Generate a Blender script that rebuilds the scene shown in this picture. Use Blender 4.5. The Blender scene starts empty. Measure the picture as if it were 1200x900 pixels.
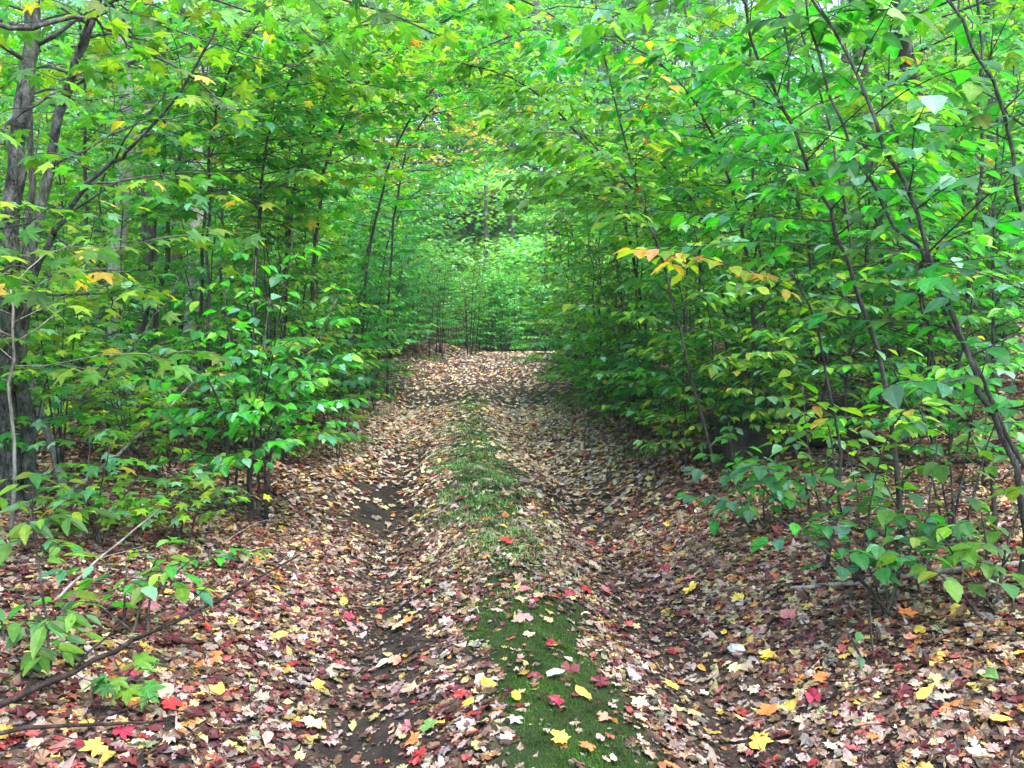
import bpy, math, random
import numpy as np

R = math.radians
random.seed(11)
rng = np.random.default_rng(11)
sc = bpy.context.scene
COL = sc.collection

# ------------------------------------------------------------------ camera geometry
F = 1050.0                      # focal length in pixels of the 1200 x 900 photograph
HOR = 345.0                     # row of the true horizon
PITCH = math.atan((450 - HOR) / F)
CAM = np.array([0.0, 0.0, 1.65])


def ray(px, py):
    x = (px - 600.0) / F
    y = -(py - 450.0) / F
    c, s = math.cos(PITCH), math.sin(PITCH)
    return np.array([x, c + y * s, -s + y * c])


def P(px, py, d):
    r = ray(px, py)
    return CAM + r * (d / r[1])


# ------------------------------------------------------------------ the lie of the land
_XY = np.array([-5, 0, 3, 4.6, 8, 12.8, 18, 22, 26, 32, 40, 60], float)
_XC = np.array([.15, .12, .15, .02, -.3, -.65, -.6, -.1, 1.2, 4.2, 9, 22], float)


def smooth(a, b, x):
    t = np.clip((x - a) / (b - a), 0, 1)
    return t * t * (3 - 2 * t)


def xc(y):
    y = np.asarray(y, float)
    return (np.interp(y - .8, _XY, _XC) + np.interp(y, _XY, _XC) + np.interp(y + .8, _XY, _XC)) / 3


def lump(x, y, s, ph=0.0):
    return (np.sin(x * s + 1.3 + ph) * np.cos(y * s * .83 + .4 - ph) + .6 * np.sin(x * s * 1.93 - y * s * 1.41 + 2.1 + ph)
            + .4 * np.cos(x * s * 3.1 + y * s * 2.7 + ph * 2)) / 2.0


def G(x, y):
    x = np.asarray(x, float); y = np.asarray(y, float)
    u = x - xc(y); a = np.abs(u)
    z = .2 * smooth(11, 21.5, y) - .75 * smooth(22, 29, y) + .10 * np.clip(y - 30, 0, None)
    w = np.exp(-((a - .74) / .27) ** 2)
    z = z + (-.11 * w + .075 * np.exp(-(u / .3) ** 2)) * smooth(1.0, 3.0, y + 1) * smooth(17, 11, y)
    bank = np.where(u > 0, .74, .52) * (1 - np.exp(-np.clip(a - 1.12, 0, None) / 1.9))
    z = z + bank
    off = smooth(1.0, 2.6, a)
    z = z + off * (.10 * lump(x, y, .9) + .22 * lump(x, y, .23, 1.1) * smooth(3, 8, a))
    z = z + .014 * lump(x, y, 5.5, .7) + .009 * lump(x, y, 13, 2.2) * smooth(14, 8, y) + .006 * lump(x, y, 24, .9) * smooth(9, 6, y)
    return z


def PG(px, py):
    """the point of the ground seen at that pixel"""
    r = ray(px, py)
    t = 1.0
    while t < 90:
        p = CAM + r * t
        if p[2] <= float(G(p[0], p[1])):
            return p
        t += .02 + .002 * t
    return CAM + r * t


def on_ground(x, y, dz=0.0):
    return np.array([x, y, float(G(x, y)) + dz])


# ------------------------------------------------------------------ materials
def new_mat(name):
    m = bpy.data.materials.new(name); m.use_nodes = True
    nt = m.node_tree; nt.nodes.clear()
    return m, nt, nt.nodes, nt.links


def N(nodes, t, **kw):
    n = nodes.new(t)
    for k, v in kw.items():
        if k in n.inputs and not hasattr(n, k):
            n.inputs[k].default_value = v
        else:
            setattr(n, k, v)
    return n


def math_n(nodes, links, op, a, b=None, c=None):
    n = nodes.new('ShaderNodeMath'); n.operation = op
    for i, v in enumerate((a, b, c)):
        if v is None: continue
        if isinstance(v, (int, float)): n.inputs[i].default_value = v
        else: links.new(v, n.inputs[i])
    return n.outputs[0]


def ramp(nodes, links, fac, stops):
    r = nodes.new('ShaderNodeValToRGB')
    e = r.color_ramp.elements
    while len(e) < len(stops): e.new(.5)
    for k, (p, c) in zip(e, stops):
        k.position = p
        k.color = (*c, 1) if len(c) == 3 else c
    links.new(fac, r.inputs[0])
    return r.outputs[0]


def leaf_material(name, trans=.42, rough=.42, spec=.5, vary=.07, dry=False):
    m, nt, n, l = new_mat(name)
    at = N(n, 'ShaderNodeAttribute', attribute_name='Col')
    uv = N(n, 'ShaderNodeAttribute', attribute_name='luv')
    sep = n.new('ShaderNodeSeparateXYZ'); l.new(uv.outputs['Vector'], sep.inputs[0])
    au = math_n(n, l, 'ABSOLUTE', sep.outputs[0])
    # side veins run forward from the midrib
    s = math_n(n, l, 'SUBTRACT', sep.outputs[1], math_n(n, l, 'MULTIPLY', au, .22))
    s = math_n(n, l, 'ABSOLUTE', math_n(n, l, 'SINE', math_n(n, l, 'MULTIPLY', s, 30.0)))
    vein = math_n(n, l, 'LESS_THAN', s, .16)
    mid = math_n(n, l, 'LESS_THAN', au, .07)
    v = math_n(n, l, 'MAXIMUM', vein, mid)
    oi = n.new('ShaderNodeObjectInfo')
    hs = n.new('ShaderNodeHueSaturation')
    l.new(math_n(n, l, 'MULTIPLY_ADD', oi.outputs['Random'], vary, .5 - vary / 2), hs.inputs['Hue'])
    tc = n.new('ShaderNodeTexCoord')
    nz = N(n, 'ShaderNodeTexNoise', Scale=38.0, Detail=3.0)
    l.new(tc.outputs['Object'], nz.inputs['Vector'])
    val = math_n(n, l, 'MULTIPLY_ADD', nz.outputs[0], 1.0, .5)
    val = math_n(n, l, 'MULTIPLY', val, math_n(n, l, 'MULTIPLY_ADD', v, .28 if not dry else -.15, 1.0))
    l.new(val, hs.inputs['Value'])
    l.new(at.outputs['Color'], hs.inputs['Color'])
    sp = N(n, 'ShaderNodeTexNoise', Scale=70.0, Detail=2.0); l.new(tc.outputs['Object'], sp.inputs['Vector'])
    spm = N(n, 'ShaderNodeMix', data_type='RGBA')
    l.new(ramp(n, l, sp.outputs[0], [(.66, (0, 0, 0)), (.72, (.7, .7, .7))]), spm.inputs[0])
    l.new(hs.outputs[0], spm.inputs[6]); spm.inputs[7].default_value = (.10, .06, .03, 1)
    pb = N(n, 'ShaderNodeBsdfPrincipled')
    pb.inputs['Roughness'].default_value = rough
    pb.inputs['Specular IOR Level'].default_value = spec
    l.new(spm.outputs[2], pb.inputs['Base Color'])
    out = n.new('ShaderNodeOutputMaterial')
    tr = n.new('ShaderNodeBsdfTranslucent')
    if dry:
        l.new(hs.outputs[0], tr.inputs[0])
    else:
        mx = N(n, 'ShaderNodeMix', data_type='RGBA', blend_type='MULTIPLY')
        mx.inputs[0].default_value = 1.0
        l.new(spm.outputs[2], mx.inputs[6]); mx.inputs[7].default_value = (1.75, 1.85, .6, 1)
        l.new(mx.outputs[2], tr.inputs[0])
    ms = n.new('ShaderNodeMixShader'); ms.inputs[0].default_value = trans
    l.new(pb.outputs[0], ms.inputs[1]); l.new(tr.outputs[0], ms.inputs[2])
    l.new(ms.outputs[0], out.inputs[0])
    return m


def bark_material(name, dark, pale, patch=.5, scale=9.0, stretch=.3, moss=0.0, lines=0.0):
    m, nt, n, l = new_mat(name)
    tc = n.new('ShaderNodeTexCoord')
    mp = N(n, 'ShaderNodeMapping'); mp.inputs['Scale'].default_value = (1, 1, stretch)
    l.new(tc.outputs['Object'], mp.inputs[0])
    a = N(n, 'ShaderNodeTexNoise', Scale=scale, Detail=6.0, Roughness=.65); l.new(mp.outputs[0], a.inputs['Vector'])
    b = N(n, 'ShaderNodeTexNoise', Scale=scale * 5, Detail=4.0, Roughness=.7); l.new(mp.outputs[0], b.inputs['Vector'])
    f = math_n(n, l, 'MULTIPLY_ADD', b.outputs[0], .5, math_n(n, l, 'MULTIPLY', a.outputs[0], .75))
    mids = tuple((d + p) / 2 * .8 for d, p in zip(dark, pale))
    c = ramp(n, l, f, [(patch - .14, dark), (patch, mids), (patch + .13, pale)])
    if lines:
        mp2 = N(n, 'ShaderNodeMapping'); mp2.inputs['Scale'].default_value = (.5, .5, 9)
        l.new(tc.outputs['Object'], mp2.inputs[0])
        k = N(n, 'ShaderNodeTexNoise', Scale=5.0, Detail=3.0); l.new(mp2.outputs[0], k.inputs['Vector'])
        mx = N(n, 'ShaderNodeMix', data_type='RGBA')
        l.new(math_n(n, l, 'GREATER_THAN', k.outputs[0], .62), mx.inputs[0])
        l.new(c, mx.inputs[6]); mx.inputs[7].default_value = (.03, .028, .025, 1)
        c = mx.outputs[2]
    if moss:
        g = N(n, 'ShaderNodeTexNoise', Scale=3.0, Detail=5.0); l.new(tc.outputs['Object'], g.inputs['Vector'])
        mx = N(n, 'ShaderNodeMix', data_type='RGBA')
        l.new(ramp(n, l, g.outputs[0], [(.5, (0, 0, 0)), (.62, (moss, moss, moss))]), mx.inputs[0])
        l.new(c, mx.inputs[6]); mx.inputs[7].default_value = (.05, .075, .03, 1)
        c = mx.outputs[2]
    pb = N(n, 'ShaderNodeBsdfPrincipled', Roughness=.85)
    pb.inputs['Specular IOR Level'].default_value = .25
    l.new(c, pb.inputs['Base Color'])
    bp = N(n, 'ShaderNodeBump', Strength=.7, Distance=.012)
    l.new(f, bp.inputs['Height']); l.new(bp.outputs[0], pb.inputs['Normal'])
    out = n.new('ShaderNodeOutputMaterial'); l.new(pb.outputs[0], out.inputs[0])
    return m


def ground_material():
    m, nt, n, l = new_mat('forest_floor')
    tc = n.new('ShaderNodeTexCoord')
    at = N(n, 'ShaderNodeAttribute', attribute_name='mask')       # r: moss, g: bare mud
    sep = n.new('ShaderNodeSeparateColor'); l.new(at.outputs['Color'], sep.inputs[0])
    a = N(n, 'ShaderNodeTexNoise', Scale=6.0, Detail=8.0, Roughness=.7); l.new(tc.outputs['Object'], a.inputs['Vector'])
    soil = ramp(n, l, a.outputs[0], [(.3, (.008, .0065, .006)), (.5, (.018, .0145, .0125)), (.72, (.045, .036, .030))])
    v = N(n, 'ShaderNodeTexVoronoi', Scale=26.0, Randomness=1.0)
    d = N(n, 'ShaderNodeTexNoise', Scale=20.0, Detail=3.0); l.new(tc.outputs['Object'], d.inputs['Vector'])
    mv = N(n, 'ShaderNodeMix', data_type='RGBA'); mv.inputs[0].default_value = .06
    l.new(tc.outputs['Object'], mv.inputs[6]); l.new(d.outputs['Color'], mv.inputs[7])
    l.new(mv.outputs[2], v.inputs['Vector'])
    s2 = n.new('ShaderNodeSeparateColor'); l.new(v.outputs['Color'], s2.inputs[0])
    flake = ramp(n, l, s2.outputs[0], [(0, (.025, .016, .012)), (.25, (.07, .044, .03)), (.45, (.12, .085, .065)), (.6, (.06, .02, .018)), (.75, (.14, .105, .09)), (1, (.045, .03, .024))])
    mx = N(n, 'ShaderNodeMix', data_type='RGBA')
    cov = math_n(n, l, 'MULTIPLY', math_n(n, l, 'GREATER_THAN', s2.outputs[1], .35), math_n(n, l, 'SUBTRACT', 1.0, sep.outputs[1]))
    l.new(cov, mx.inputs[0]); l.new(soil, mx.inputs[6]); l.new(flake, mx.inputs[7])
    g = N(n, 'ShaderNodeTexNoise', Scale=60.0, Detail=6.0, Roughness=.8); l.new(tc.outputs['Object'], g.inputs['Vector'])
    mossc = ramp(n, l, g.outputs[0], [(.3, (.008, .016, .005)), (.55, (.020, .042, .008)), (.75, (.04, .075, .012))])
    m2 = N(n, 'ShaderNodeMix', data_type='RGBA')
    l.new(ramp(n, l, math_n(n, l, 'MULTIPLY_ADD', a.outputs[0], .7, math_n(n, l, 'SUBTRACT', sep.outputs[0], .35)), [(.3, (0, 0, 0)), (.55, (1, 1, 1))]), m2.inputs[0])
    l.new(mx.outputs[2], m2.inputs[6]); l.new(mossc, m2.inputs[7])
    pb = N(n, 'ShaderNodeBsdfPrincipled', Roughness=.9)
    pb.inputs['Specular IOR Level'].default_value = .25
    l.new(m2.outputs[2], pb.inputs['Base Color'])
    bp = N(n, 'ShaderNodeBump', Strength=.9, Distance=.02)
    h = math_n(n, l, 'ADD', math_n(n, l, 'MULTIPLY', g.outputs[0], .6), a.outputs[0])
    l.new(h, bp.inputs['Height']); l.new(bp.outputs[0], pb.inputs['Normal'])
    out = n.new('ShaderNodeOutputMaterial'); l.new(pb.outputs[0], out.inputs[0])
    return m


M_LEAF = leaf_material('green_leaf', trans=.47, rough=.48, spec=.38)
M_FAR = leaf_material('distant_green_leaf', trans=.4, rough=.45, vary=.0)
M_DRY = leaf_material('fallen_leaf_surface', trans=.10, rough=.5, spec=.35, vary=.0, dry=True)
M_GRASS = leaf_material('grass_blade', trans=.35, rough=.5, vary=.0)
M_BARK = bark_material('grey_mottled_bark', (.010, .0095, .0085), (.22, .23, .21), patch=.67, scale=22, stretch=.45, moss=.4)
M_STEM = bark_material('dark_sapling_bark', (.016, .014, .012), (.14, .135, .12), patch=.65, scale=24)
M_BIRCH = bark_material('white_birch_bark', (.28, .25, .22), (.62, .60, .56), patch=.55, scale=5, stretch=1, lines=1)
M_TRUNK = bark_material('grey_trunk_bark', (.03, .028, .026), (.16, .155, .14), patch=.6, scale=14, moss=.4)
M_STICK = bark_material('bleached_dead_wood', (.07, .064, .058), (.30, .29, .265), patch=.58, scale=14)
M_DEAD = bark_material('dark_dead_wood', (.012, .009, .008), (.07, .055, .05), patch=.68, scale=18)
M_LOG = bark_material('shadow_log_bark', (.010, .008, .007), (.06, .048, .04), patch=.66, scale=8, moss=.5)  # near black bark carries the shadow under the foliage in its colour
M_STONE = bark_material('pale_stone', (.24, .26, .25), (.42, .45, .43), patch=.55, scale=14, stretch=1)
M_GROUND = ground_material()


# ------------------------------------------------------------------ mesh helpers
def make_mesh(name, V, faces, mats, cols=None, luv=None, midx=None, smooth_=True, mask=None):
    """faces: list of int arrays (m,3) or (m,4)"""
    me = bpy.data.meshes.new(name)
    V = np.asarray(V, np.float32)
    loops = np.concatenate([f.ravel() for f in faces]).astype(np.int32)
    tot = np.concatenate([np.full(len(f), f.shape[1], np.int32) for f in faces])
    start = np.concatenate([[0], np.cumsum(tot)[:-1]]).astype(np.int32)
    me.vertices.add(len(V)); me.vertices.foreach_set('co', V.ravel())
    me.loops.add(len(loops)); me.loops.foreach_set('vertex_index', loops)
    me.polygons.add(len(tot)); me.polygons.foreach_set('loop_start', start)
    for mm in mats: me.materials.append(mm)
    if midx is not None: me.polygons.foreach_set('material_index', np.asarray(midx, np.int32))
    me.polygons.foreach_set('use_smooth', np.full(len(tot), smooth_, bool))
    me.update(calc_edges=True)
    for nm, a in (('Col', cols), ('mask', mask)):
        if a is not None:
            ca = me.attributes.new(nm, 'FLOAT_COLOR', 'POINT')
            ca.data.foreach_set('color', np.concatenate([a, np.ones((len(a), 1))], 1).astype(np.float32).ravel())
    if luv is not None:
        la = me.attributes.new('luv', 'FLOAT_VECTOR', 'POINT')
        la.data.foreach_set('vector', luv.astype(np.float32).ravel())
    return me


def link(name, me, parent=None):
    o = bpy.data.objects.new(name, me); COL.objects.link(o)
    if parent is not None: o.parent = parent
    return o


def tag(o, label=None, cat=None, group=None, kind=None):
    if label: o['label'] = label
    if cat: o['category'] = cat
    if group: o['group'] = group
    if kind: o['kind'] = kind
    return o


def empty(name, loc, label, cat, group=None):
    o = bpy.data.objects.new(name, None); COL.objects.link(o)
    o.location = loc; o.empty_display_size = .2
    return tag(o, label, cat, group)


# ---- leaf templates: (V, tri array, luv)
def ovate(nseg, width=.5, fold=.25, droop=.18, serr=0.0, side=0.0):
    t = np.linspace(0, 1, nseg + 1)
    w = width / 2 * 1.12 * np.sin(np.pi * t ** .74) ** .9 * (1 - .28 * t)
    V = [(0, tt, -droop * tt * tt) for tt in t]
    U = [(0, tt, 0) for tt in t]
    tri = []
    for sgn in (-1, 1):
        idx = {}
        for i in range(1, nseg):
            idx[i] = len(V)
            ww = w[i] * (1 + (serr if i % 2 else -serr))
            V.append((sgn * ww, t[i] + .04, -droop * t[i] ** 2 + fold * ww + side * sgn * ww)); U.append((sgn, t[i], 0))
        for i in range(nseg):
            a, b = i, i + 1
            ea, eb = idx.get(i), idx.get(i + 1)
            q = [a, ea, eb, b] if sgn < 0 else [a, b, eb, ea]
            q = [k for k in q if k is not None]
            if sgn < 0: q = q[::-1]
            if sgn > 0: q = q[::-1]
            tri.append((q[0], q[1], q[2]))
            if len(q) == 4: tri.append((q[0], q[2], q[3]))
    V = np.array(V, float); tri = np.array(tri)
    nz = np.cross(V[tri[:, 1]] - V[tri[:, 0]], V[tri[:, 2]] - V[tri[:, 0]])[:, 2]
    tri[nz < 0] = tri[nz < 0][:, ::-1]
    return V, tri, np.array(U, float)


def maple(fine=True, droop=.35, cup=0.0, fill=0.0):
    if fine:
        half = [(0, .60), (9, .43), (17, .45), (28, .25), (43, .42), (54, .57), (63, .41), (72, .38), (84, .24), (100, .34), (114, .42), (128, .28), (155, .22)]
    else:
        half = [(0, .58), (27, .27), (54, .54), (84, .26), (113, .40), (155, .2)]
    half = [(a, r + fill * max(0, .42 - r)) for a, r in half]
    pts = [(a, r) for a, r in half] + [(180, .12)] + [(-a, r) for a, r in half[:0:-1]]
    V = [(0, .42, 0)]; U = [(0, .42, 0)]
    for a, r in pts:
        x, y = r * math.sin(R(a)), r * math.cos(R(a))
        V.append((x, .42 + y, -droop * r * r + cup * abs(x)))
        U.append((min(1, abs(math.sin(R(a) * 3.3))) + .1, .42 + y, 0))
    k = len(pts)
    tri = np.array([(0, 1 + (i + 1) % k, 1 + i) for i in range(k)])
    return np.array(V, float), tri, np.array(U, float)


T = {
    'beech0': ovate(8, .54, .22, .16, .08), 'beech1': ovate(4, .54, .25, .2), 'beech2': ovate(2, .62, .25, .2),
    'broad0': ovate(9, .70, .16, .25, .07), 'broad1': ovate(5, .66, .2, .22),
    'ash0': ovate(8, .40, .2, .2, .05), 'ash1': ovate(4, .42, .2, .2),
    'maple0': maple(True), 'maple1': maple(False), 'maple2': maple(False, .2),
    'dryA': maple(True, .6, 0, .6), 'dryB': maple(True, -.35, 0, .85), 'dryC': maple(True, .25, .3, .25), 'dryD': ovate(6, .55, .6, .3), 'dryE': ovate(6, .6, -.5, -.35),
    'dryF': ovate(6, .5, .9, .1, .06),
    'litA': maple(False, .6, 0, .5), 'litB': maple(False, -.5, 0, .7), 'litC': maple(False, .2, .3, .4), 'litD': ovate(3, .62, .5, .3), 'litE': ovate(3, .66, -.5, -.4),
    'litF': ovate(4, .5, .9, .1), 'flat': ovate(2, .8, .3, .2),
}


def leaves_geometry(tmpl, pos, ydir, nrm, size, col, crumple=0.0):
    """arrays -> V, tris, cols, luv"""
    V0, t0, u0 = T[tmpl]
    pos = np.asarray(pos, float); y = np.asarray(ydir, float); z = np.asarray(nrm, float)
    y = y / np.linalg.norm(y, axis=1, keepdims=True)
    x = np.cross(y, z); x /= np.maximum(np.linalg.norm(x, axis=1, keepdims=True), 1e-6)
    z = np.cross(x, y)
    s = np.asarray(size, float)[:, None, None]
    W = np.repeat(V0[None], len(pos), 0)
    if crumple:
        W = W * np.stack([rng.uniform(.7, 1.15, len(pos)), np.ones(len(pos)), rng.uniform(-.5, 1.3, len(pos))], 1)[:, None, :]
        W = W + rng.normal(0, crumple, W.shape) * np.array([.6, .6, 1.0])
    V = pos[:, None, :] + s * (W[:, :, 0:1] * x[:, None, :] + W[:, :, 1:2] * y[:, None, :] + W[:, :, 2:3] * z[:, None, :])
    n, k = len(pos), len(V0)
    tri = (t0[None] + (np.arange(n) * k)[:, None, None]).reshape(-1, 3)
    C = np.repeat(np.asarray(col, float), k, 0)
    return V.reshape(-1, 3), tri, C, np.tile(u0, (n, 1))


def merge_leaves(parts):
    Vs, Ts, Cs, Us = [], [], [], []
    off = 0
    for V, t, c, u in parts:
        Vs.append(V); Ts.append(t + off); Cs.append(c); Us.append(u); off += len(V)
    return np.concatenate(Vs), np.concatenate(Ts), np.concatenate(Cs), np.concatenate(Us)


def tube(path, radii, k):
    path = np.asarray(path, float); n = len(path)
    tan = np.gradient(path, axis=0); tan /= np.maximum(np.linalg.norm(tan, axis=1, keepdims=True), 1e-9)
    ref = np.array([0, 0, 1.0]) if abs(tan[:, 2]).mean() < .8 else np.array([1.0, 0, 0])
    a = np.cross(tan, ref); a /= np.maximum(np.linalg.norm(a, axis=1, keepdims=True), 1e-9)
    b = np.cross(tan, a)
    th = np.arange(k) * 2 * np.pi / k
    rr = np.asarray(radii, float)[:, None, None]
    if k >= 8: rr = rr * (1 + .09 * np.sin(np.arange(n)[:, None, None] * 1.7 + th[None, :, None] * 2) + .05 * np.cos(np.arange(n)[:, None, None] * 3.1 + th[None, :, None] * 3))
    V = path[:, None] + rr * (np.cos(th)[None, :, None] * a[:, None] + np.sin(th)[None, :, None] * b[:, None])
    i = np.arange(n - 1)[:, None] * k; j = np.arange(k)[None]; j2 = (j + 1) % k
    q = np.stack([i + j, i + j2, i + k + j2, i + k + j], -1).reshape(-1, 4)
    V = np.concatenate([V.reshape(-1, 3), path[:1], path[-1:]])
    jj = np.arange(k); e = (n - 1) * k
    caps = np.concatenate([np.stack([(jj + 1) % k, jj, np.full(k, n * k)], -1), np.stack([e + jj, e + (jj + 1) % k, np.full(k, n * k + 1)], -1)])
    return V, q, caps


def merge_tubes(tubes):
    Vs, Q, C = [], [], []
    off = 0
    for p, r, k in tubes:
        V, q, c = tube(p, r, k)
        Vs.append(V); Q.append(q + off); C.append(c + off); off += len(V)
    return np.concatenate(Vs), [np.concatenate(Q), np.concatenate(C)]


def spline(pts, n):
    """Catmull-Rom through control points"""
    pts = np.asarray(pts, float)
    if len(pts) == 2: return pts[0] + (pts[1] - pts[0]) * np.linspace(0, 1, n)[:, None]
    p = np.concatenate([[2 * pts[0] - pts[1]], pts, [2 * pts[-1] - pts[-2]]])
    out = []
    for s in np.linspace(0, len(pts) - 1 - 1e-6, n):
        i = int(s); t = s - i
        a, b, c, d = p[i], p[i + 1], p[i + 2], p[i + 3]
        out.append(.5 * (2 * b + (c - a) * t + (2 * a - 5 * b + 4 * c - d) * t * t + (3 * b - a - 3 * c + d) * t ** 3))
    return np.array(out)


# ------------------------------------------------------------------ leaf colours (base colours, with sky sheen painted into the palest blue greens)
BRIGHT = (.095, .330, .018); MID = (.060, .240, .030); DEEP = (.036, .150, .024); BLUE = (.055, .230, .095)
LIME = (.23, .42, .03); YEL = (.50, .38, .05); GOLD = (.55, .30, .05); RUST = (.42, .15, .045); OLIVE = (.11, .22, .02); SHEEN = (.18, .42, .25)  # last tint: pale sky sheen on leaves, put into the colour
MIX = {
    'beech': [(BRIGHT, 5), (MID, 5), (DEEP, 3), (BLUE, 1.5), (LIME, 1.8), (OLIVE, .8), (SHEEN, 2), (YEL, .22), (RUST, .04)],
    'maple': [(BRIGHT, 5), (MID, 4), (LIME, 1.5), (DEEP, 2.5), (OLIVE, 1.3), (BLUE, 2), (SHEEN, 2), (YEL, .15), (GOLD, .03)],
    'teal': [((.09, .30, .13), 5), (BLUE, 4), (MID, 4), (BRIGHT, 2), (DEEP, .8), (LIME, .5)],  # blue green lightened to carry sky sheen and brighten distant leaves
    'dark': [(DEEP, 5), (MID, 4), (BRIGHT, 1), (BLUE, 1)],
    'olive': [(OLIVE, 5), (DEEP, 3), (MID, 3), (LIME, 1), (YEL, .7)],
    'lime': [(LIME, 5), (BRIGHT, 4), (YEL, .5)],
    'yellow': [(YEL, 5), (LIME, 3), (GOLD, 1.2), (BRIGHT, 1.5)],
    'cream': [((.52, .46, .16), 4), (YEL, 2), (LIME, 3), (BRIGHT, 2), (BLUE, 1)],
    'far_lit': [((.24, .50, .30), 4), ((.14, .42, .18), 4), (BRIGHT, 2), (LIME, 1.2), (BLUE, 2)],  # palest leaves: sheen and brightness of the far opening painted as colour
    'turning': [(LIME, 4), (YEL, 3), ((.5, .27, .10), 2), (GOLD, 2), (BRIGHT, 2)],
    'hobble': [(MID, 5), ((.05, .17, .07), 6), (BRIGHT, 1), (DEEP, 3), (OLIVE, .6), (SHEEN, .8)],
}


def pick(mix):
    t = MIX[mix]
    c = random.choices([a for a, _ in t], [b for _, b in t])[0]
    k = random.uniform(.75, 1.3)
    return [min(.8, v * k * random.uniform(.9, 1.1)) for v in c]


def unit(v):
    return v / max(1e-9, math.sqrt(float(v @ v)))


UP = np.array([0, 0, 1.0])


class Plant:
    """collects the wood (tubes) and the leaves of one plant"""
    def __init__(self, leaf='beech1', size=.085, mix='beech', gap=.055, twig=.33, droop=.25, tilt=.35, sides=6, maple_like=False, leafless=0.0):
        self.tubes = []; self.L = []
        self.leaf, self.size, self.mix, self.gap, self.twig, self.droop, self.tilt, self.sides = leaf, size, mix, gap, twig, droop, tilt, sides
        self.leafless = leafless

    def add_leaf(self, p, d, mix=None, size=None, droop=None):
        dr = self.droop if droop is None else droop
        d = unit(np.array([d[0], d[1], d[2] * .4 - dr * random.uniform(.2, 1.9)]))
        nz = unit(UP + np.array([random.gauss(0, self.tilt), random.gauss(0, self.tilt), 0]))
        self.L.append((p, d, nz, (size or self.size) * random.uniform(.65, 1.2), pick(mix or self.mix)))

    def leafy(self, pts, f0=.0, mix=None):
        """alternate leaves along a twig"""
        seg = np.linalg.norm(np.diff(pts, axis=0), axis=1); tot = seg.sum()
        if tot < .02: return
        cum = np.concatenate([[0], np.cumsum(seg)])
        s = f0 * tot + random.uniform(.2, .8) * self.gap; side = random.choice((-1, 1))
        while s < tot:
            i = min(len(seg) - 1, int(np.searchsorted(cum, s) - 1))
            p = pts[i] + (pts[i + 1] - pts[i]) * ((s - cum[i]) / seg[i])
            d = unit(pts[i + 1] - pts[i]); lat = np.cross(d, UP)
            nl = math.sqrt(float(lat @ lat))
            lat = lat / nl if nl > .15 else np.array([1.0, 0, 0])
            if random.random() > self.leafless:
                self.add_leaf(p, d * random.uniform(.3, 1) + lat * side * random.uniform(.6, 1.1), mix)
            side = -side; s += self.gap * random.uniform(.6, 1.4)
        self.add_leaf(pts[-1], unit(pts[-1] - pts[-2]), mix)

    def branch(self, start, az, elev, length, r, depth=1, flat=0.0, mix=None, wander=.25):
        n = max(4, int(length / .14))
        pts = [np.array(start, float)]
        e = elev; a = az
        for i in range(n):
            t = i / n
            e = elev * (1 - t) + flat * t + random.gauss(0, .09)
            a += random.gauss(0, wander / math.sqrt(n))
            pts.append(pts[-1] + length / n * np.array([math.cos(a) * math.cos(e), math.sin(a) * math.cos(e), math.sin(e)]))
        pts = np.array(pts)
        self.tubes.append((pts, np.linspace(r, max(.0012, r * .3), len(pts)), 4 if r > .006 else 3))
        if depth > 0:
            step = max(.1, self.gap * 2.4); s = length * .2; side = random.choice((-1, 1))
            while s < length * .96:
                i = min(n - 1, int(s / length * n)); f = s / length
                p = pts[i] + (pts[i + 1] - pts[i]) * (s / length * n - i)
                d = pts[i + 1] - pts[i]; a0 = math.atan2(d[1], d[0])
                ln = length * self.twig * (1.15 - .8 * f) * random.uniform(.6, 1.25)
                if ln > .05:
                    self.branch(p, a0 + side * random.uniform(.6, 1.05), math.asin(max(-1, min(1, d[2] / max(1e-6, np.linalg.norm(d))))) * .5 + random.gauss(.02, .12),
                                ln, r * .5, depth - 1, flat - .05, mix, wander)
                side = -side; s += step * random.uniform(.7, 1.3)
            self.leafy(pts, .55, mix)
        else:
            self.leafy(pts, .12, mix)

    def stem(self, path, r0, r1, n=14, sides=None, wob=.012):
        p = spline(path, n)
        L = np.linalg.norm(p[-1] - p[0])
        p[1:-1] += rng.normal(0, wob * min(1.0, L / 3), (n - 2, 3)) * np.array([1, 1, .3])
        t = np.linspace(0, 1, n)
        rad = r0 + (r1 - r0) * t ** .8
        rad[0] *= 1.25
        self.tubes.append((p, rad, sides or self.sides))
        return p, rad

    def dress(self, p, rad, n, f0, f1, l0, l1, e0=.75, e1=.3, flat=-.08, az=None, azspread=math.pi, depth=1, mix=None, power=1.0):
        """n branches along a stem, long ones at f0 and short ones at f1"""
        m = len(p) - 1; g = random.uniform(0, 6.28)
        for k in range(n):
            f = f0 + (f1 - f0) * ((k + random.uniform(.2, .8)) / n) ** power
            i = min(m - 1, int(f * m)); q = p[i] + (p[i + 1] - p[i]) * (f * m - i)
            g += 2.399963 + random.gauss(0, .35)
            a = g if az is None else az + random.uniform(-azspread, azspread)
            ff = (f - f0) / max(1e-6, f1 - f0)
            ln = (l0 + (l1 - l0) * ff) * random.uniform(.65, 1.25)
            self.branch(q, a, e1 + (e0 - e1) * ff + random.gauss(0, .12), ln, max(.0025, min(rad[i] * .5, .006 + ln * .006)), depth, flat + random.gauss(0, .08), mix)

    def wood_mesh(self, name, mat, origin=None):
        V, f = merge_tubes(self.tubes)
        if origin is not None: V = V - origin
        return make_mesh(name, V, f, [mat])

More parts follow.
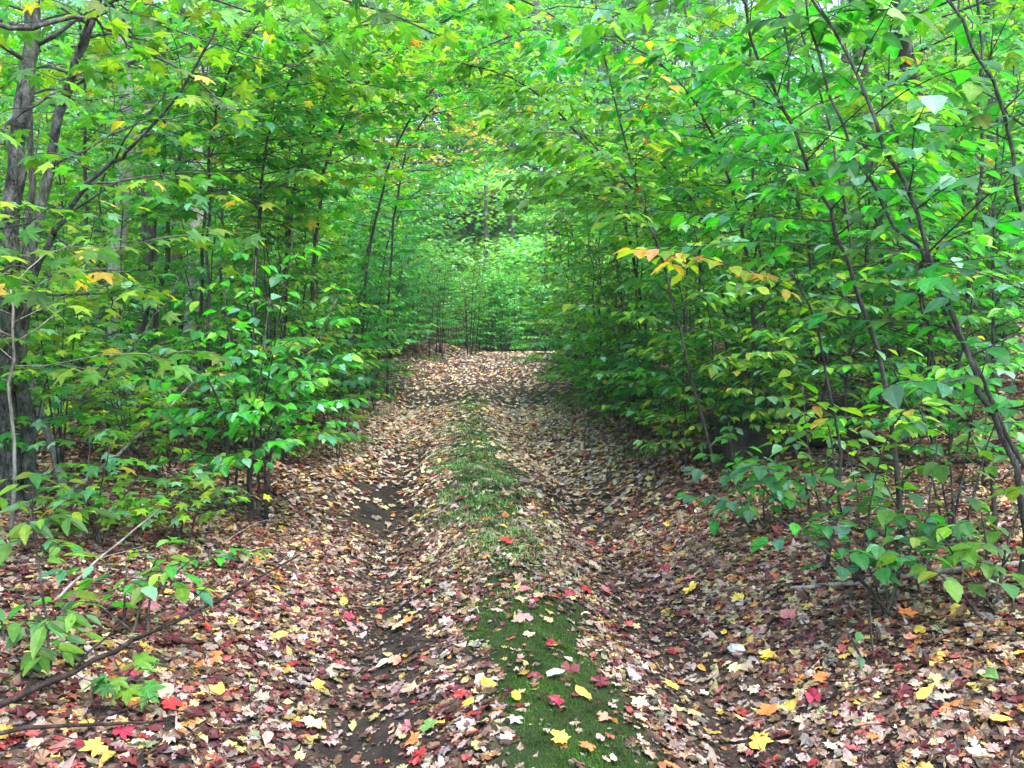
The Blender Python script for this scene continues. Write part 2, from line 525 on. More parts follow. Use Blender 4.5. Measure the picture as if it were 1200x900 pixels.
    def leaf_mesh(self, name, mat=None, origin=None):
        pos = np.array([a[0] for a in self.L]); y = np.array([a[1] for a in self.L]); z = np.array([a[2] for a in self.L])
        s = np.array([a[3] for a in self.L]); c = np.array([a[4] for a in self.L])
        V, t, C, U = leaves_geometry(self.leaf, pos, y, z, s, c)
        if origin is not None: V = V - origin
        return make_mesh(name, V, [t], [mat or M_LEAF], C, U, smooth_=False)

    def build(self, name, label, cat, base, mat=None, group=None, wood='trunk', crown='crown'):
        root = empty(name, base, label, cat, group)
        if self.tubes: link(wood, self.wood_mesh(wood, mat or M_STEM, base), root)
        if self.L: link(crown, self.leaf_mesh(crown, None, base), root)
        return root


def copy_tree(root, loc, rz, s, label, group):
    c = root.copy(); COL.objects.link(c)
    c.location = loc; c.rotation_euler = (0, 0, rz); c.scale = (s, s, s)
    c['label'] = label; c['group'] = group
    for ch in root.children:
        d = ch.copy(); COL.objects.link(d); d.parent = c
    return c


# ================================================================== SETTING
def axis(lo, hi, fine_lo, fine_hi, step, grow=1.14):
    a = list(np.arange(fine_lo, fine_hi + 1e-6, step))
    s = step
    while a[-1] < hi: s *= grow; a.append(a[-1] + s)
    s = step
    while a[0] > lo: s *= grow; a.insert(0, a[0] - s)
    return np.array(a)


def masks(x, y):
    u = x - xc(y); a = np.abs(u)
    nz = .5 + .5 * lump(x, y, 2.6, .3)
    uu = u - .02 - .10 * smooth(4.2, 3.0, y) + .07 * lump(x, y, 5.3, .8) + .04 * lump(x, y, 13, 1.8)
    wid = .29 + .05 * smooth(4, 3, y) + .05 * np.sin(y * 1.7) + .09 * lump(x, y, 3.7, 2.4)
    moss = np.exp(-(np.abs(uu) / np.clip(wid, .12, 1)) ** 3) * np.where(y < 4.6, 1.0, .8) * smooth(15.5, 12.5, y)
    left = np.exp(-((u + .74 + .12 * np.sin(y * 1.1)) / .27) ** 2) * smooth(12, 8, y)
    right = np.exp(-((u - .72) / .22) ** 2) * smooth(10, 5, y) * .75
    mud = np.clip(np.maximum(left, right) * (.4 + 1.2 * nz), 0, 1)
    return np.clip(moss, 0, 1), mud


gx = axis(-160, 160, -4, 4, .06); gy = axis(-40, 170, 1.6, 13, .06)
X, Y = np.meshgrid(gx, gy)
Z = G(X, Y)
nx, ny = len(gx), len(gy)
i = np.arange(ny - 1)[:, None] * nx; j = np.arange(nx - 1)[None]
quads = np.stack([i + j, i + j + 1, i + nx + j + 1, i + nx + j], -1).reshape(-1, 4)
mo, mu = masks(X, Y)
mk = np.stack([mo.ravel(), mu.ravel(), np.zeros(nx * ny)], 1)
ground = link('ground', make_mesh('ground', np.stack([X.ravel(), Y.ravel(), Z.ravel()], 1), [quads], [M_GROUND], mask=mk))
tag(ground, 'leaf covered forest floor with a two rut woodland track', kind='structure')

# ------------------------------------------------------------------ leaf litter (ground cover nobody could count)
PAL = np.array([(.46, .35, .25), (.46, .31, .28), (.33, .27, .27), (.21, .12, .07), (.10, .055, .036), (.14, .028, .035), (.36, .03, .035),
                (.42, .10, .10), (.48, .19, .06), (.58, .40, .07), (.56, .47, .20), (.28, .34, .18), (.55, .48, .40)])
#              tan   pink  lav  brown dkbr maroon red  rose orange yellow cream green white
W_TRAIL = np.array([4.0, 2.8, 2.2, 3.6, 3.4, 2.8, .5, .9, .6, .6, 1.8, .3, 2.2])
W_BANK = np.array([3.6, 1.8, .8, 5.2, 3.6, 2.8, .7, .6, 1.2, .9, 1.9, .4, 1.0])
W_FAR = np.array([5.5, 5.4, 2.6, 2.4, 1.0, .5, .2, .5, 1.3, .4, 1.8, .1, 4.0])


def litter(n, x0, x1, y0, y1, tmpls, smin, smax, keep, lift=.012, crumple=.05, torn=False):
    x = rng.uniform(x0, x1, n); y = np.sqrt(rng.uniform(y0 * y0, y1 * y1, n))
    ok = (np.abs(x) < y * .64 + .6)
    x, y = x[ok], y[ok]
    u = x - xc(y); mo, mu = masks(x, y)
    if torn: mu = mu * .2
    if torn: mo = mo * .78
    pr = keep * (1 - .82 * mu) * (1 - .93 * smooth(.2, .85, mo) * np.where(y < 4.4, .97, .78))
    pr = pr * np.where(np.abs(u) < 1.1, .62 + .38 * (.5 + .5 * lump(x, y, 3.3, 1.9)), 1)
    ok = rng.uniform(0, 1, len(x)) < pr
    x, y, u = x[ok], y[ok], u[ok]; m = len(x)
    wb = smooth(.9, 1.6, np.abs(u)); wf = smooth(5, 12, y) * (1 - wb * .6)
    W = W_TRAIL[None] * (1 - wb)[:, None] + W_BANK[None] * wb[:, None]
    W = W * (1 + (smooth(-.5, -1.2, u) * smooth(6.5, 4.5, y))[:, None] * np.array([[0, .3, .2, -.2, .2, 1.6, .8, .7, .2, .3, .2, 0, 0]]))
    W = W * (1 + (smooth(1.2, 1.9, np.abs(u)) * smooth(5, 7, y))[:, None] * np.array([[0, -.4, -.5, 1.2, .8, .6, 0, 0, 1.0, -.3, -.4, 0, -.6]]))
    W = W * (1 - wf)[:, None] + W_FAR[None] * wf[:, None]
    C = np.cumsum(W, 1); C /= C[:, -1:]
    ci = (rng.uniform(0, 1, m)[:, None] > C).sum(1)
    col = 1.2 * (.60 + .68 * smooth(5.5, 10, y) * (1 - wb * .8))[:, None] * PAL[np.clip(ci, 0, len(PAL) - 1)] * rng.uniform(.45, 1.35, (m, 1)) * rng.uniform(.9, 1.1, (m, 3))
    if torn: col = col * .6
    e = .02
    gxn = -(G(x + e, y) - G(x - e, y)) / (2 * e); gyn = -(G(x, y + e) - G(x, y - e)) / (2 * e)
    nrm = np.stack([gxn, gyn, np.ones(m)], 1) + rng.normal(0, .15, (m, 3)) * np.array([1, 1, 0])
    th = rng.uniform(0, 2 * np.pi, m)
    yd = np.stack([np.cos(th), np.sin(th), np.zeros(m)], 1)
    nrm /= np.linalg.norm(nrm, axis=1, keepdims=True)
    yd -= nrm * (yd * nrm).sum(1, keepdims=True)
    size = (smin + (smax - smin) * rng.uniform(0, 1, m) ** 1.3) * (1 + .25 * (rng.uniform(0, 1, m) > .85))
    pos = np.stack([x, y, G(x, y) + rng.uniform(.003, lift, m)], 1) - yd * (size * .45)[:, None]
    which = rng.integers(0, len(tmpls), m)
    return [leaves_geometry(t, pos[which == k], yd[which == k], nrm[which == k], size[which == k], col[which == k], crumple) for k, t in enumerate(tmpls) if (which == k).any()]


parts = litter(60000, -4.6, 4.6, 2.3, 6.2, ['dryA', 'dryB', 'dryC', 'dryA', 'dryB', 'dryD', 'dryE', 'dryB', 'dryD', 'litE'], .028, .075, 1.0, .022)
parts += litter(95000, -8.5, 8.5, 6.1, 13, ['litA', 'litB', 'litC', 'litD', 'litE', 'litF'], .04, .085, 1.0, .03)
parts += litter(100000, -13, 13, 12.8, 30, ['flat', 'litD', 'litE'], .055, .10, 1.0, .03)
parts += litter(60000, -4.6, 4.6, 2.3, 6.5, ['flat', 'litD', 'litE', 'litB'], .010, .034, 1.0, .012, .09, True)
V, t, C, U = merge_leaves(parts)
tag(link('leaf_litter', make_mesh('leaf_litter', V, [t], [M_DRY], C, U, smooth_=False)), 'tan, pink, brown and maroon fallen leaves carpeting the track and forest floor', 'leaf litter', kind='stuff')


def twig_litter(n):
    tubes = []
    for k in range(n):
        y = random.uniform(2.8, 8.5); x = random.choice((-1, 1)) * random.uniform(.3, .55 * y + .4) + .1
        a = random.uniform(0, 6.28); ln = random.uniform(.06, .34); pts = []
        for q in range(5):
            px_, py_ = x + math.cos(a) * ln * q / 4, y + math.sin(a) * ln * q / 4
            pts.append((px_, py_, float(G(px_, py_)) + .022 + random.uniform(0, .012))); a += random.gauss(0, .18)
        tubes.append((np.array(pts), np.linspace(random.uniform(.0018, .004), .001, 5), 4))
    V, f = merge_tubes(tubes)
    tag(link('twig_litter', make_mesh('twig_litter', V, f, [M_DEAD])), 'tiny dead twigs strewn through the fallen leaves', 'twigs', kind='stuff')


twig_litter(260)

# ------------------------------------------------------------------ moss and grass on the centre ridge
def blades(n, fx, fy, hmin, hmax, w, cols, cond, lean=.5):
    x = fx(n); y = fy(n)
    x = x + xc(y)
    ok = cond(x, y); x, y = x[ok], y[ok]; m = len(x)
    z = G(x, y)
    h = rng.uniform(hmin, hmax, m); th = rng.uniform(0, 2 * np.pi, m)
    ld = np.stack([np.cos(th), np.sin(th), np.zeros(m)], 1); sd = np.stack([-np.sin(th), np.cos(th), np.zeros(m)], 1)
    b = np.stack([x, y, z - .003], 1)
    k = (rng.uniform(.2, 1, m) * lean * h)[:, None]
    up = np.stack([np.zeros(m), np.zeros(m), h], 1)
    ww = w * rng.uniform(.6, 1.3, m)[:, None]
    V = np.stack([b - sd * ww, b + sd * ww, b + up * .6 + ld * k * .35 + sd * ww * .7, b + up * .6 + ld * k * .35 - sd * ww * .7, b + up * .92 + ld * k], 1)
    o = (np.arange(m) * 5)[:, None]
    q = np.array([[0, 1, 2, 3]]) + o; tr = np.array([[3, 2, 4]]) + o
    c = np.array(cols)[rng.integers(0, len(cols), m)] * rng.uniform(.7, 1.3, (m, 1)) * np.clip(.85 + .75 * lump(x, y, 7.0, .6) + .35 * lump(x, y, 23, 1.7), .25, 1.7)[:, None]
    return V.reshape(-1, 3), q, tr, np.repeat(c, 5, 0)


def blade_object(name, label, cat, data, mat):
    V, q, tr, c = data
    tag(link(name, make_mesh(name, V, [q, tr], [mat], c, np.tile([.5, .5, 0], (len(V), 1)), smooth_=False)), label, cat, kind='stuff')


def moss_here(x, y):
    mo, mu = masks(x, y)
    return rng.uniform(0, 1, len(x)) < np.clip(mo * (.2 + 1.3 * (.5 + .5 * lump(x, y, 4.2, .9))) - .12, 0, 1)


blade_object('moss', 'dark green moss cushion on the ridge between the near ruts', 'moss',
             blades(200000, lambda n: rng.normal(.05, .27, n), lambda n: 2.4 + 5.0 * rng.uniform(0, 1, n) ** 1.5, .004, .020, .0012, [(.028, .08, .008), (.045, .14, .010), (.075, .20, .014), (.04, .055, .016), (.055, .16, .010)], moss_here), M_GRASS)


def grass_here(x, y):
    u = x - xc(y)
    a = np.exp(-((u + .06 * lump(x, y, 3, .5)) / .46) ** 4) * (.35 + .65 * smooth(5.2, 6.8, y)) * smooth(4.3, 5.0, y) * smooth(11.6, 10.4, y)
    a = np.maximum(a, .8 * np.exp(-((u - .02) / .28) ** 2 - ((y - 12.7) / .7) ** 2))
    return rng.uniform(0, 1, len(x)) < a * np.clip(.45 + .8 * lump(x, y, 3.9, .2) + .5 * lump(x, y, 9.0, 1.2), .05, 1)


blade_object('grass', 'pale green grass and low weeds along the middle of the track', 'grass',
             blades(90000, lambda n: rng.normal(0, .33, n), lambda n: rng.uniform(4.2, 13.6, n), .010, .055, .0040, [(.12, .28, .08), (.17, .32, .12), (.08, .20, .05), (.22, .32, .16)], grass_here, 1.3), M_GRASS)


def verge_here(x, y):
    u = x - xc(y); a = np.abs(u)
    return rng.uniform(0, 1, len(x)) < smooth(1.0, 1.35, a) * smooth(2.2, 1.6, a) * (lump(x, y, 1.7, 2.0) > .05)


blade_object('verge_grass', 'thin grass tufts along both edges of the track', 'grass',
             blades(26000, lambda n: rng.choice([-1, 1], n) * rng.uniform(1.0, 2.1, n), lambda n: rng.uniform(8.0, 21, n), .03, .12, .0036, [(.10, .2, .04), (.14, .24, .06), (.08, .15, .04)], verge_here, .9), M_GRASS)

# ================================================================== SAPLING PROTOTYPES
protos = {}


def sapling_proto(key, seed, name, leaf, size, mix, height, nst, spread, nb, l0, l1, f0=.12, gap=.06, droop=.25, flat=-.08, lean=.12, r=.018, tilt=.35, twig=.36):
    random.seed(seed)
    pl = Plant(leaf, size, mix, gap, twig=twig, droop=droop, tilt=tilt)
    for s in range(nst):
        a = random.uniform(0, 6.28); b = np.array([math.cos(a), math.sin(a), 0]) * random.uniform(.02, .12) * (nst > 1)
        h = height * random.uniform(.75, 1.05)
        a += random.gauss(0, .6)
        dv = np.array([math.cos(a), math.sin(a), 0]) * spread * h * random.uniform(.5, 1.1)
        path = [b + UP * -.05, b + dv * .22 + UP * h * .33, b + dv * .6 + UP * h * .68, b + dv + UP * h]
        p, rad = pl.stem(path, r * random.uniform(.8, 1.15), .004, 12, wob=.03)
        pl.dress(p, rad, max(3, nb // nst), f0, .98, l0, l1, flat=flat)
    root = pl.build(name, 'x', 'sapling', np.zeros(3), M_STEM)
    protos[key] = root
    return root


sapling_proto('b1', 1, 'beech_sapling', 'beech1', .120, 'beech', 4.6, 1, .12, 52, 1.35, .4, f0=.08)
sapling_proto('b2', 2, 'beech_sapling', 'beech1', .115, 'beech', 3.6, 3, .22, 66, 1.05, .35, f0=.06)
sapling_proto('b3', 3, 'beech_sapling', 'beech1', .125, 'teal', 5.6, 2, .13, 64, 1.45, .45, f0=.10)
sapling_proto('m1', 4, 'maple_sapling', 'maple1', .150, 'maple', 5.0, 1, .10, 42, 1.2, .4, f0=.16, gap=.085, droop=.45, flat=.0)
sapling_proto('m2', 5, 'maple_sapling', 'maple1', .145, 'maple', 3.8, 2, .2, 46, 1.05, .35, f0=.12, gap=.085, droop=.4)
sapling_proto('m3', 6, 'maple_sapling', 'maple1', .155, 'olive', 5.8, 2, .12, 50, 1.3, .45, f0=.2, gap=.09, droop=.45)
sapling_proto('s1', 7, 'leafy_shrub', 'beech1', .085, 'dark', 2.2, 7, .30, 84, .75, .3, f0=.08, gap=.042, r=.011)
sapling_proto('s2', 8, 'leafy_shrub', 'broad1', .11, 'hobble', 1.5, 4, .4, 34, .6, .25, f0=.15, gap=.07, r=.010)
sapling_proto('g1', 9, 'seedling', 'broad1', .085, 'hobble', .42, 2, .4, 7, .22, .12, f0=.35, gap=.05, r=.004, twig=.5)
sapling_proto('g2', 10, 'seedling', 'maple1', .095, 'lime', .5, 2, .3, 7, .24, .12, f0=.4, gap=.06, r=.004, twig=.5)
for p_ in protos.values():          # sources are moved to their first spot below
    p_['unused'] = True

ORD = ['nearest', 'second', 'third', 'fourth', 'fifth', 'sixth', 'seventh', 'eighth', 'ninth', 'tenth', 'eleventh', 'twelfth', 'thirteenth', 'fourteenth', 'fifteenth', 'sixteenth']


def plant_at(key, x, y, s, label, group, rz=None):
    root = protos[key]
    rz = random.uniform(0, 6.28) if rz is None else rz
    loc = on_ground(x, y)
    if root.get('unused'):
        del root['unused']
        root.location = loc; root.rotation_euler = (0, 0, rz); root.scale = (s, s, s)
        root['label'] = label; root['group'] = group
        return root
    return copy_tree(root, loc, rz, s, label, group)


WORD = {'b1': 'single stemmed beech sapling', 'b2': 'three stemmed beech sapling', 'b3': 'twin stemmed beech sapling',
        'm1': 'single stemmed maple sapling', 'm2': 'twin stemmed maple sapling', 'm3': 'olive green maple sapling',
        's1': 'dense dark green shrub', 's2': 'low broad leaved shrub', 'g1': 'small broad leaved seedling', 'g2': 'small lime green maple seedling'}


def row(keys, spots, where, group):
    """one row of plants beside the track, nearest the camera first"""
    seen = {}
    for k, (x, y, s) in zip(keys, sorted(spots, key=lambda t: t[1])):
        c = seen.get(k, 0); seen[k] = c + 1
        tot = sum(1 for q in keys if q == k)
        if tot == 1: lab = f'{WORD[k]}, {where}'
        else: lab = f'{WORD[k]}, {ORD[c]} {"to the camera " if c == 0 else "away "}{where}'
        plant_at(k, x, y, s, lab, group)


random.seed(21)
# left of the track
row(['b2', 'm2', 'b2', 's1', 'b1', 'b2', 'b3', 'b2', 's1', 'b1'],
    [(-2.25, 8.3, .85), (-2.6, 9.4, 1.0), (-2.35, 10.6, .95), (-2.2, 11.8, .85), (-2.75, 12.8, 1.0), (-2.55, 14.2, 1.0), (-3.0, 15.6, 1.0), (-2.7, 17.0, .95), (-2.6, 18.3, 1.2), (-3.1, 19.4, 1.0)],
    'at the left track edge', 'saplings along the left track edge')
row(['m1', 'b1', 'm2', 'b3', 'm1', 'b2', 'm3', 'b1', 'b3'],
    [(-3.9, 8.6, .8), (-3.6, 10.2, .9), (-4.6, 9.6, .9), (-4.4, 12.0, .95), (-4.0, 13.6, 1.0), (-5.0, 14.6, 1.1), (-4.4, 16.2, 1.1), (-4.6, 18.6, 1.2), (-5.2, 20.5, 1.3)],
    'in the second row left of the track', 'saplings in the second row left of the track')
row(['m1', 'm3', 'b1', 'm1', 'b3', 'm3', 'b2', 'm1', 'b1', 'b3'],
    [(-5.6, 9.4, .9), (-6.3, 11.3, 1.0), (-5.9, 12.9, 1.0), (-7.4, 13.6, 1.0), (-6.8, 15.2, 1.1), (-8.4, 15.8, 1.15), (-7.4, 17.8, 1.2), (-9.4, 18.5, 1.2), (-8.0, 20.5, 1.3), (-10.2, 21.4, 1.4)],
    'in the deeper woods left of the track', 'saplings deeper in the woods on the left')
# right of the track
row(['b2', 'b2', 's1', 'b1', 'b2', 'b3', 'b2', 'b1', 'b2', 'b3'],
    [(1.75, 7.2, .72), (1.6, 8.4, .85), (1.35, 9.4, .85), (1.55, 10.3, .9), (1.25, 11.4, .95), (1.6, 12.6, .95), (1.15, 13.8, .9), (1.5, 15.4, 1.0), (1.3, 17.0, .9), (1.9, 18.6, 1.0)],
    'at the right track edge', 'saplings along the right track edge')
row(['b2', 'b1', 's2', 'b3', 'b1', 'm2', 'b3', 'b1', 'm1'],
    [(2.6, 7.0, .85), (2.7, 8.4, .95), (3.1, 6.4, .9), (3.0, 9.8, 1.0), (2.9, 11.4, 1.05), (3.4, 12.6, 1.1), (3.0, 14.4, 1.15), (3.4, 16.6, 1.25), (3.8, 19.0, 1.35)],
    'in the second row right of the track', 'saplings in the second row right of the track')
row(['b1', 'm1', 'b3', 'm1', 'b1', 'b3', 'm3', 'b1', 'm1', 'b3'],
    [(4.2, 7.8, .95), (5.4, 9.0, 1.0), (4.3, 10.4, 1.0), (6.3, 11.0, 1.1), (5.0, 12.4, 1.15), (7.4, 13.4, 1.2), (5.6, 15.0, 1.25), (8.4, 16.2, 1.3), (6.4, 18.0, 1.35), (9.6, 19.8, 1.4)],
    'in the deeper woods right of the track', 'saplings deeper in the woods on the right')
# beyond the crest and the bend
row(['s1', 's1', 'b3', 's1', 'b1', 'b3', 'b1', 'm1', 'b3', 'b1', 'm1', 'b3'],
    [(-2.6, 20.2, 1.0), (-2.4, 22.4, 1.0), (-.9, 27.8, .75), (-2.6, 24.6, .9), (-3.2, 26.6, 1.0), (1.2, 30.5, .8), (-1.8, 30.2, .9), (3.6, 23.6, .85), (3.4, 27.5, .9), (-5.2, 24.4, 1.5), (-7.2, 26.5, 1.7), (6.6, 24.0, 1.4)],
    'beyond the crest of the track', 'saplings beyond the crest of the track')
row(['m1', 'b2', 'm2', 'b2', 'm1', 's1', 'b1', 'm2', 's1', 'b2', 'b2', 's1'],
    [(-3.3, 7.6, .75), (-4.9, 7.9, .9), (-5.6, 10.6, .95), (-3.4, 12.2, .9), (-5.2, 12.2, 1.0), (-6.6, 12.6, 1.1), (-6.2, 14.2, 1.0), (-7.9, 16.6, 1.1), (-5.8, 16.8, 1.2), (-9.0, 17.4, 1.2), (-6.4, 19.2, 1.3), (-7.4, 22.4, 1.5)],
    'filling the gaps in the left woods', 'saplings filling the left woods')
row(['b2', 's1', 'm2', 'b2', 's1', 'b2', 'm2', 'b2', 's1', 'b2', 'b2', 's1'],
    [(3.6, 8.6, .8), (4.6, 9.4, 1.0), (3.7, 10.8, .95), (5.6, 10.4, 1.0), (4.4, 12.0, 1.1), (6.6, 12.4, 1.1), (4.4, 13.8, 1.1), (7.0, 15.4, 1.2), (5.0, 17.0, 1.2), (8.6, 18.2, 1.3), (5.2, 20.4, 1.4), (2.6, 20.6, 1.3)],
    'filling the gaps in the right woods', 'saplings filling the right woods')
# low seedlings
row(['g1', 'g2', 'g2', 'g1', 'g2', 'g1', 'g2', 'g1', 'g2', 'g1'],
    [(-2.2, 6.2, 1.2), (-2.6, 6.8, 1.3), (-1.95, 7.2, 1.2), (-3.2, 7.2, 1.3), (-2.4, 7.9, 1.3), (-2.9, 8.2, 1.5), (-1.75, 8.6, 1.2), (-1.75, 9.9, 1.4), (-3.6, 6.6, 1.3), (-1.8, 12.2, 1.4)],
    'in the litter left of the track', 'seedlings left of the track')
row(['g1', 'g1', 'g1', 'g2', 'g1', 'g1', 'g2', 'g1'],
    [(1.7, 5.6, 1.0), (2.1, 5.2, 1.1), (2.5, 6.0, 1.2), (1.75, 6.5, 1.1), (2.9, 5.6, 1.2), (1.5, 7.6, 1.2), (3.2, 7.2, 1.3), (1.25, 10.6, 1.3)],
    'in the litter right of the track', 'seedlings right of the track')

# ------------------------------------------------------------------ distant woods, one mass of foliage
def far_woods():
    random.seed(5)
    tubes = []; parts = []
    B = {k: [] for k in ('p', 'y', 'n', 's', 'c')}
    for k in range(400):
        y = random.uniform(23, 60); x = random.uniform(-.72, .72) * y + random.gauss(0, 1)
        if k > 290: y = random.uniform(42, 58); x = random.uniform(-12, 16)
        if abs(x - float(xc(y))) < 2.0 and y < 34: continue
        if y < 31 and abs(x - 1) < 7: continue
        h = random.choice((random.uniform(7, 13) + .30 * (y - 24), random.uniform(2.5, 5))); z0 = float(G(x, y))
        top = np.array([x + random.gauss(0, .5), y + random.gauss(0, .5), z0 + h])
        base = np.array([x, y, z0 - .1])
        if h > 5 and y < 40 and abs(x - 2.5) < 8.5: continue
        tubes.append((spline([base, base * .5 + top * .5 + rng.normal(0, .15, 3), top], 6), np.linspace(random.uniform(.05, .16), .03, 6), 5))
        tone = random.choices(['teal', 'beech', 'maple', 'dark', 'cream', 'lime'], [5, 3.5, 3, .5, .9, 1.8])[0]
        nl = int(random.uniform(46, 66))
        for q in range(nl):
            f = random.uniform(.04, 1.0)
            c = base + (top - base) * f
            rad = (1.1 - .55 * f) * min(h, 11) * .26 * random.uniform(.25, 1.1)
            a = random.uniform(0, 6.28)
            c = c + np.array([math.cos(a), math.sin(a), random.gauss(0, .05)]) * rad
            m = 56
            rr = random.uniform(.45, 1.0)
            off = rng.normal(0, 1, (m, 3)) * np.array([rr * .55, rr * .55, .10])
            B['p'].append(c + off)
            t_ = rng.uniform(0, 6.28, m)
            B['y'].append(np.stack([np.cos(t_), np.sin(t_), rng.uniform(-.6, .05, m)], 1))
            B['n'].append(np.array([0, 0, 1.0]) + rng.normal(0, .4, (m, 3)) * np.array([1, 1, 0]))
            B['s'].append(rng.uniform(.14, .26, m))
            B['c'].append(np.array([pick(tone) for _ in range(4)])[rng.integers(0, 4, m)])
    L = leaves_geometry('flat', np.concatenate(B['p']), np.concatenate(B['y']), np.concatenate(B['n']), np.concatenate(B['s']), np.concatenate(B['c']))
    V, t, C, U = L
    TV, tf = merge_tubes(tubes)
    nV = len(V)
    Vall = np.concatenate([V, TV]); Call = np.concatenate([C, np.full((len(TV), 3), .08)]); Uall = np.concatenate([U * 0 + .5, np.full((len(TV), 3), .5)])
    faces = [t, tf[0] + nV, tf[1] + nV]
    mi = np.concatenate([np.zeros(len(t)), np.ones(len(tf[0]) + len(tf[1]))])
    o = link('distant_woods', make_mesh('distant_woods', Vall, faces, [M_FAR, M_TRUNK], Call, Uall, mi, smooth_=False))
    tag(o, 'far green woods closing the view behind the bend of the track', 'woods', kind='stuff')


far_woods()


# ================================================================== PLANTS AND TREES THAT STAND OUT
def azim(a, b):
    return math.atan2(b[1] - a[1], b[0] - a[0])


# --- twin trunked maple at the left edge
random.seed(31)
b = PG(14, 592); d = b[1]
pl = Plant('maple1', .13, 'olive', .09, droop=.5, sides=12)
p, r_ = pl.stem([b - UP * .15, P(8, 450, d), P(12, 300, d), P(21, 180, d), P(32, 90, d), P(40, 0, d + .1), P(30, -220, d + .3), P(60, -520, d + .5)], .062, .034, 26, 12)
pl.dress(p, r_, 12, .55, .98, 1.6, .9, mix='maple')
q, r2 = pl.stem([b + np.array([.12, .05, -.1]), P(26, 430, d), P(34, 330, d), P(50, 240, d), P(70, 130, d), P(92, 60, d - .1), P(116, -10, d - .1), P(160, -260, d)], .045, .016, 24, 10)
pl.dress(q, r2, 9, .6, .98, 1.3, .6, mix='olive')
c, r3 = pl.stem([P(30, 355, d), P(55, 290, d - .2), P(78, 250, d - .3), P(105, 212, d - .4), P(132, 192, d - .5), P(158, 170, d - .6), P(215, 100, d - .7), P(260, 20, d - .8)], .021, .006, 20, 7)
pl.dress(c, r3, 7, .25, .98, .8, .4, mix='olive')
for tw in ([(118, -12, .1), (180, 62, .5), (255, 95, .9), (292, 112, 1.1)], [(52, 200, 0), (150, 152, .4), (235, 130, .8), (340, 95, 1.2), (430, 66, 1.5)], [(30, 112, 0), (100, 92, .2), (200, 60, .5), (310, 30, .9), (400, 8, 1.2)],
           [(120, -5, .1), (210, 38, .5), (330, 75, 1.0), (395, 62, 1.3)], [(34, 345, 0), (110, 345, -.2), (150, 338, -.3), (160, 330, -.3)], [(95, 470, -.2), (140, 420, -.2), (185, 370, -.1), (222, 300, 0)], [(70, 280, -.2), (120, 330, -.3), (135, 370, -.3)]):
    e_, r4 = pl.stem([P(x, y, d + k) for x, y, k in tw], .009, .0022, 16, 5, wob=.03)
    pl.leafless = .8; pl.dress(e_, r4, 6, .3, .98, .5, .25, e0=.2, e1=.1, depth=0, mix='olive'); pl.leafless = 0
pl.build('maple_tree', 'old mottled grey maple with twin trunks and a dark curved limb', 'tree', b, M_BARK)

# --- young pole beside it, birches and grey trunks in the left woods
def bare_pole(name, label, cat, pix, r0, r1, mat, base=None, crown=None, n=18, sides=8):
    b = PG(*pix[0]) if base is None else base
    d = b[1]
    pl = Plant('maple1', .15, crown or 'maple', .1, droop=.45)
    p, rr = pl.stem([b - UP * .1] + [P(x, y, d) for x, y in pix[1:]], r0, r1, n, sides, wob=.02)
    pl.dress(p, rr, 12, .62, .99, 1.6, .9)
    return pl.build(name, label, cat, b, mat)


def gp(px, d):
    """ground point at depth d under column px"""
    x = (px - 600) / F * d
    return on_ground(x, d)


bare_pole('young_tree', 'thin straight grey pole just behind the twin trunked maple', 'tree', [(0, 0), (34, 300), (36, 110), (38, 0), (40, -300)], .03, .02, M_STEM, gp(30, 7.6))
bare_pole('birch_tree', 'white barked birch behind the left saplings, nearer of two birches', 'tree', [(0, 0), (130, 430), (140, 300), (147, 200), (152, 60), (160, -350)], .085, .06, M_BIRCH, gp(128, 8.9))
bare_pole('birch_tree', 'slimmer white birch deeper in the left woods', 'tree', [(0, 0), (226, 300), (234, 140), (240, 60), (250, -300)], .09, .07, M_BIRCH, gp(222, 11.5))
bare_pole('grey_tree', 'brown grey trunk standing between the two birches', 'tree', [(0, 0), (172, 330), (174, 150), (176, 0), (172, -300)], .09, .07, M_TRUNK, gp(172, 10.6))
bare_pole('grey_tree', 'slender dark trunk left of the bend, behind the left saplings', 'tree', [(0, 0), (208, 330), (210, 180), (214, 0), (222, -300)], .09, .06, M_STEM, gp(206, 13.8))
bare_pole('grey_tree', 'dark far trunk above the crest of the track', 'tree', [(0, 0), (652, 300), (640, 180), (630, 40), (615, -200)], .2, .14, M_TRUNK, gp(660, 31.0))
bare_pole('grey_tree', 'leaning dark trunk high in the right woods', 'tree', [(0, 0), (1088, 330), (1078, 180), (1066, 80), (1046, 0), (1010, -250)], .10, .075, M_STEM, gp(1092, 9.2))
bare_pole('grey_tree', 'smooth grey green trunk right of the leaning stems', 'tree', [(0, 0), (1040, 330), (1022, 220), (1012, 120), (1004, -20), (990, -300)], .075, .05, M_TRUNK, gp(1050, 8.6))
bare_pole('grey_tree', 'straight grey trunk at the right edge, deep in the woods', 'tree', [(0, 0), (1166, 330), (1164, 200), (1160, 60), (1156, -300)], .10, .08, M_TRUNK, gp(1168, 13.0))
bare_pole('maple_sapling', 'dark thin maple stem behind the bleached leaning stick', 'sapling', [(0, 0), (178, 430), (194, 310), (204, 235), (222, 100), (240, -60)], .03, .014, M_STEM, gp(172, 8.8), 'maple', 16, 6)
bare_pole('maple_sapling', 'dark thin maple stem crossed by the grey diagonal stick', 'sapling', [(0, 0), (160, 420), (178, 320), (188, 230), (196, 60), (205, -100)], .026, .012, M_STEM, gp(152, 8.2), 'olive', 16, 6)
bare_pole('maple_sapling', 'lone thin stem in front of the twin trunked maple', 'sapling', [(0, 0), (14, 520), (12, 420), (10, 330)], .012, .006, M_STICK, PG(14, 640), 'olive', 10, 5)

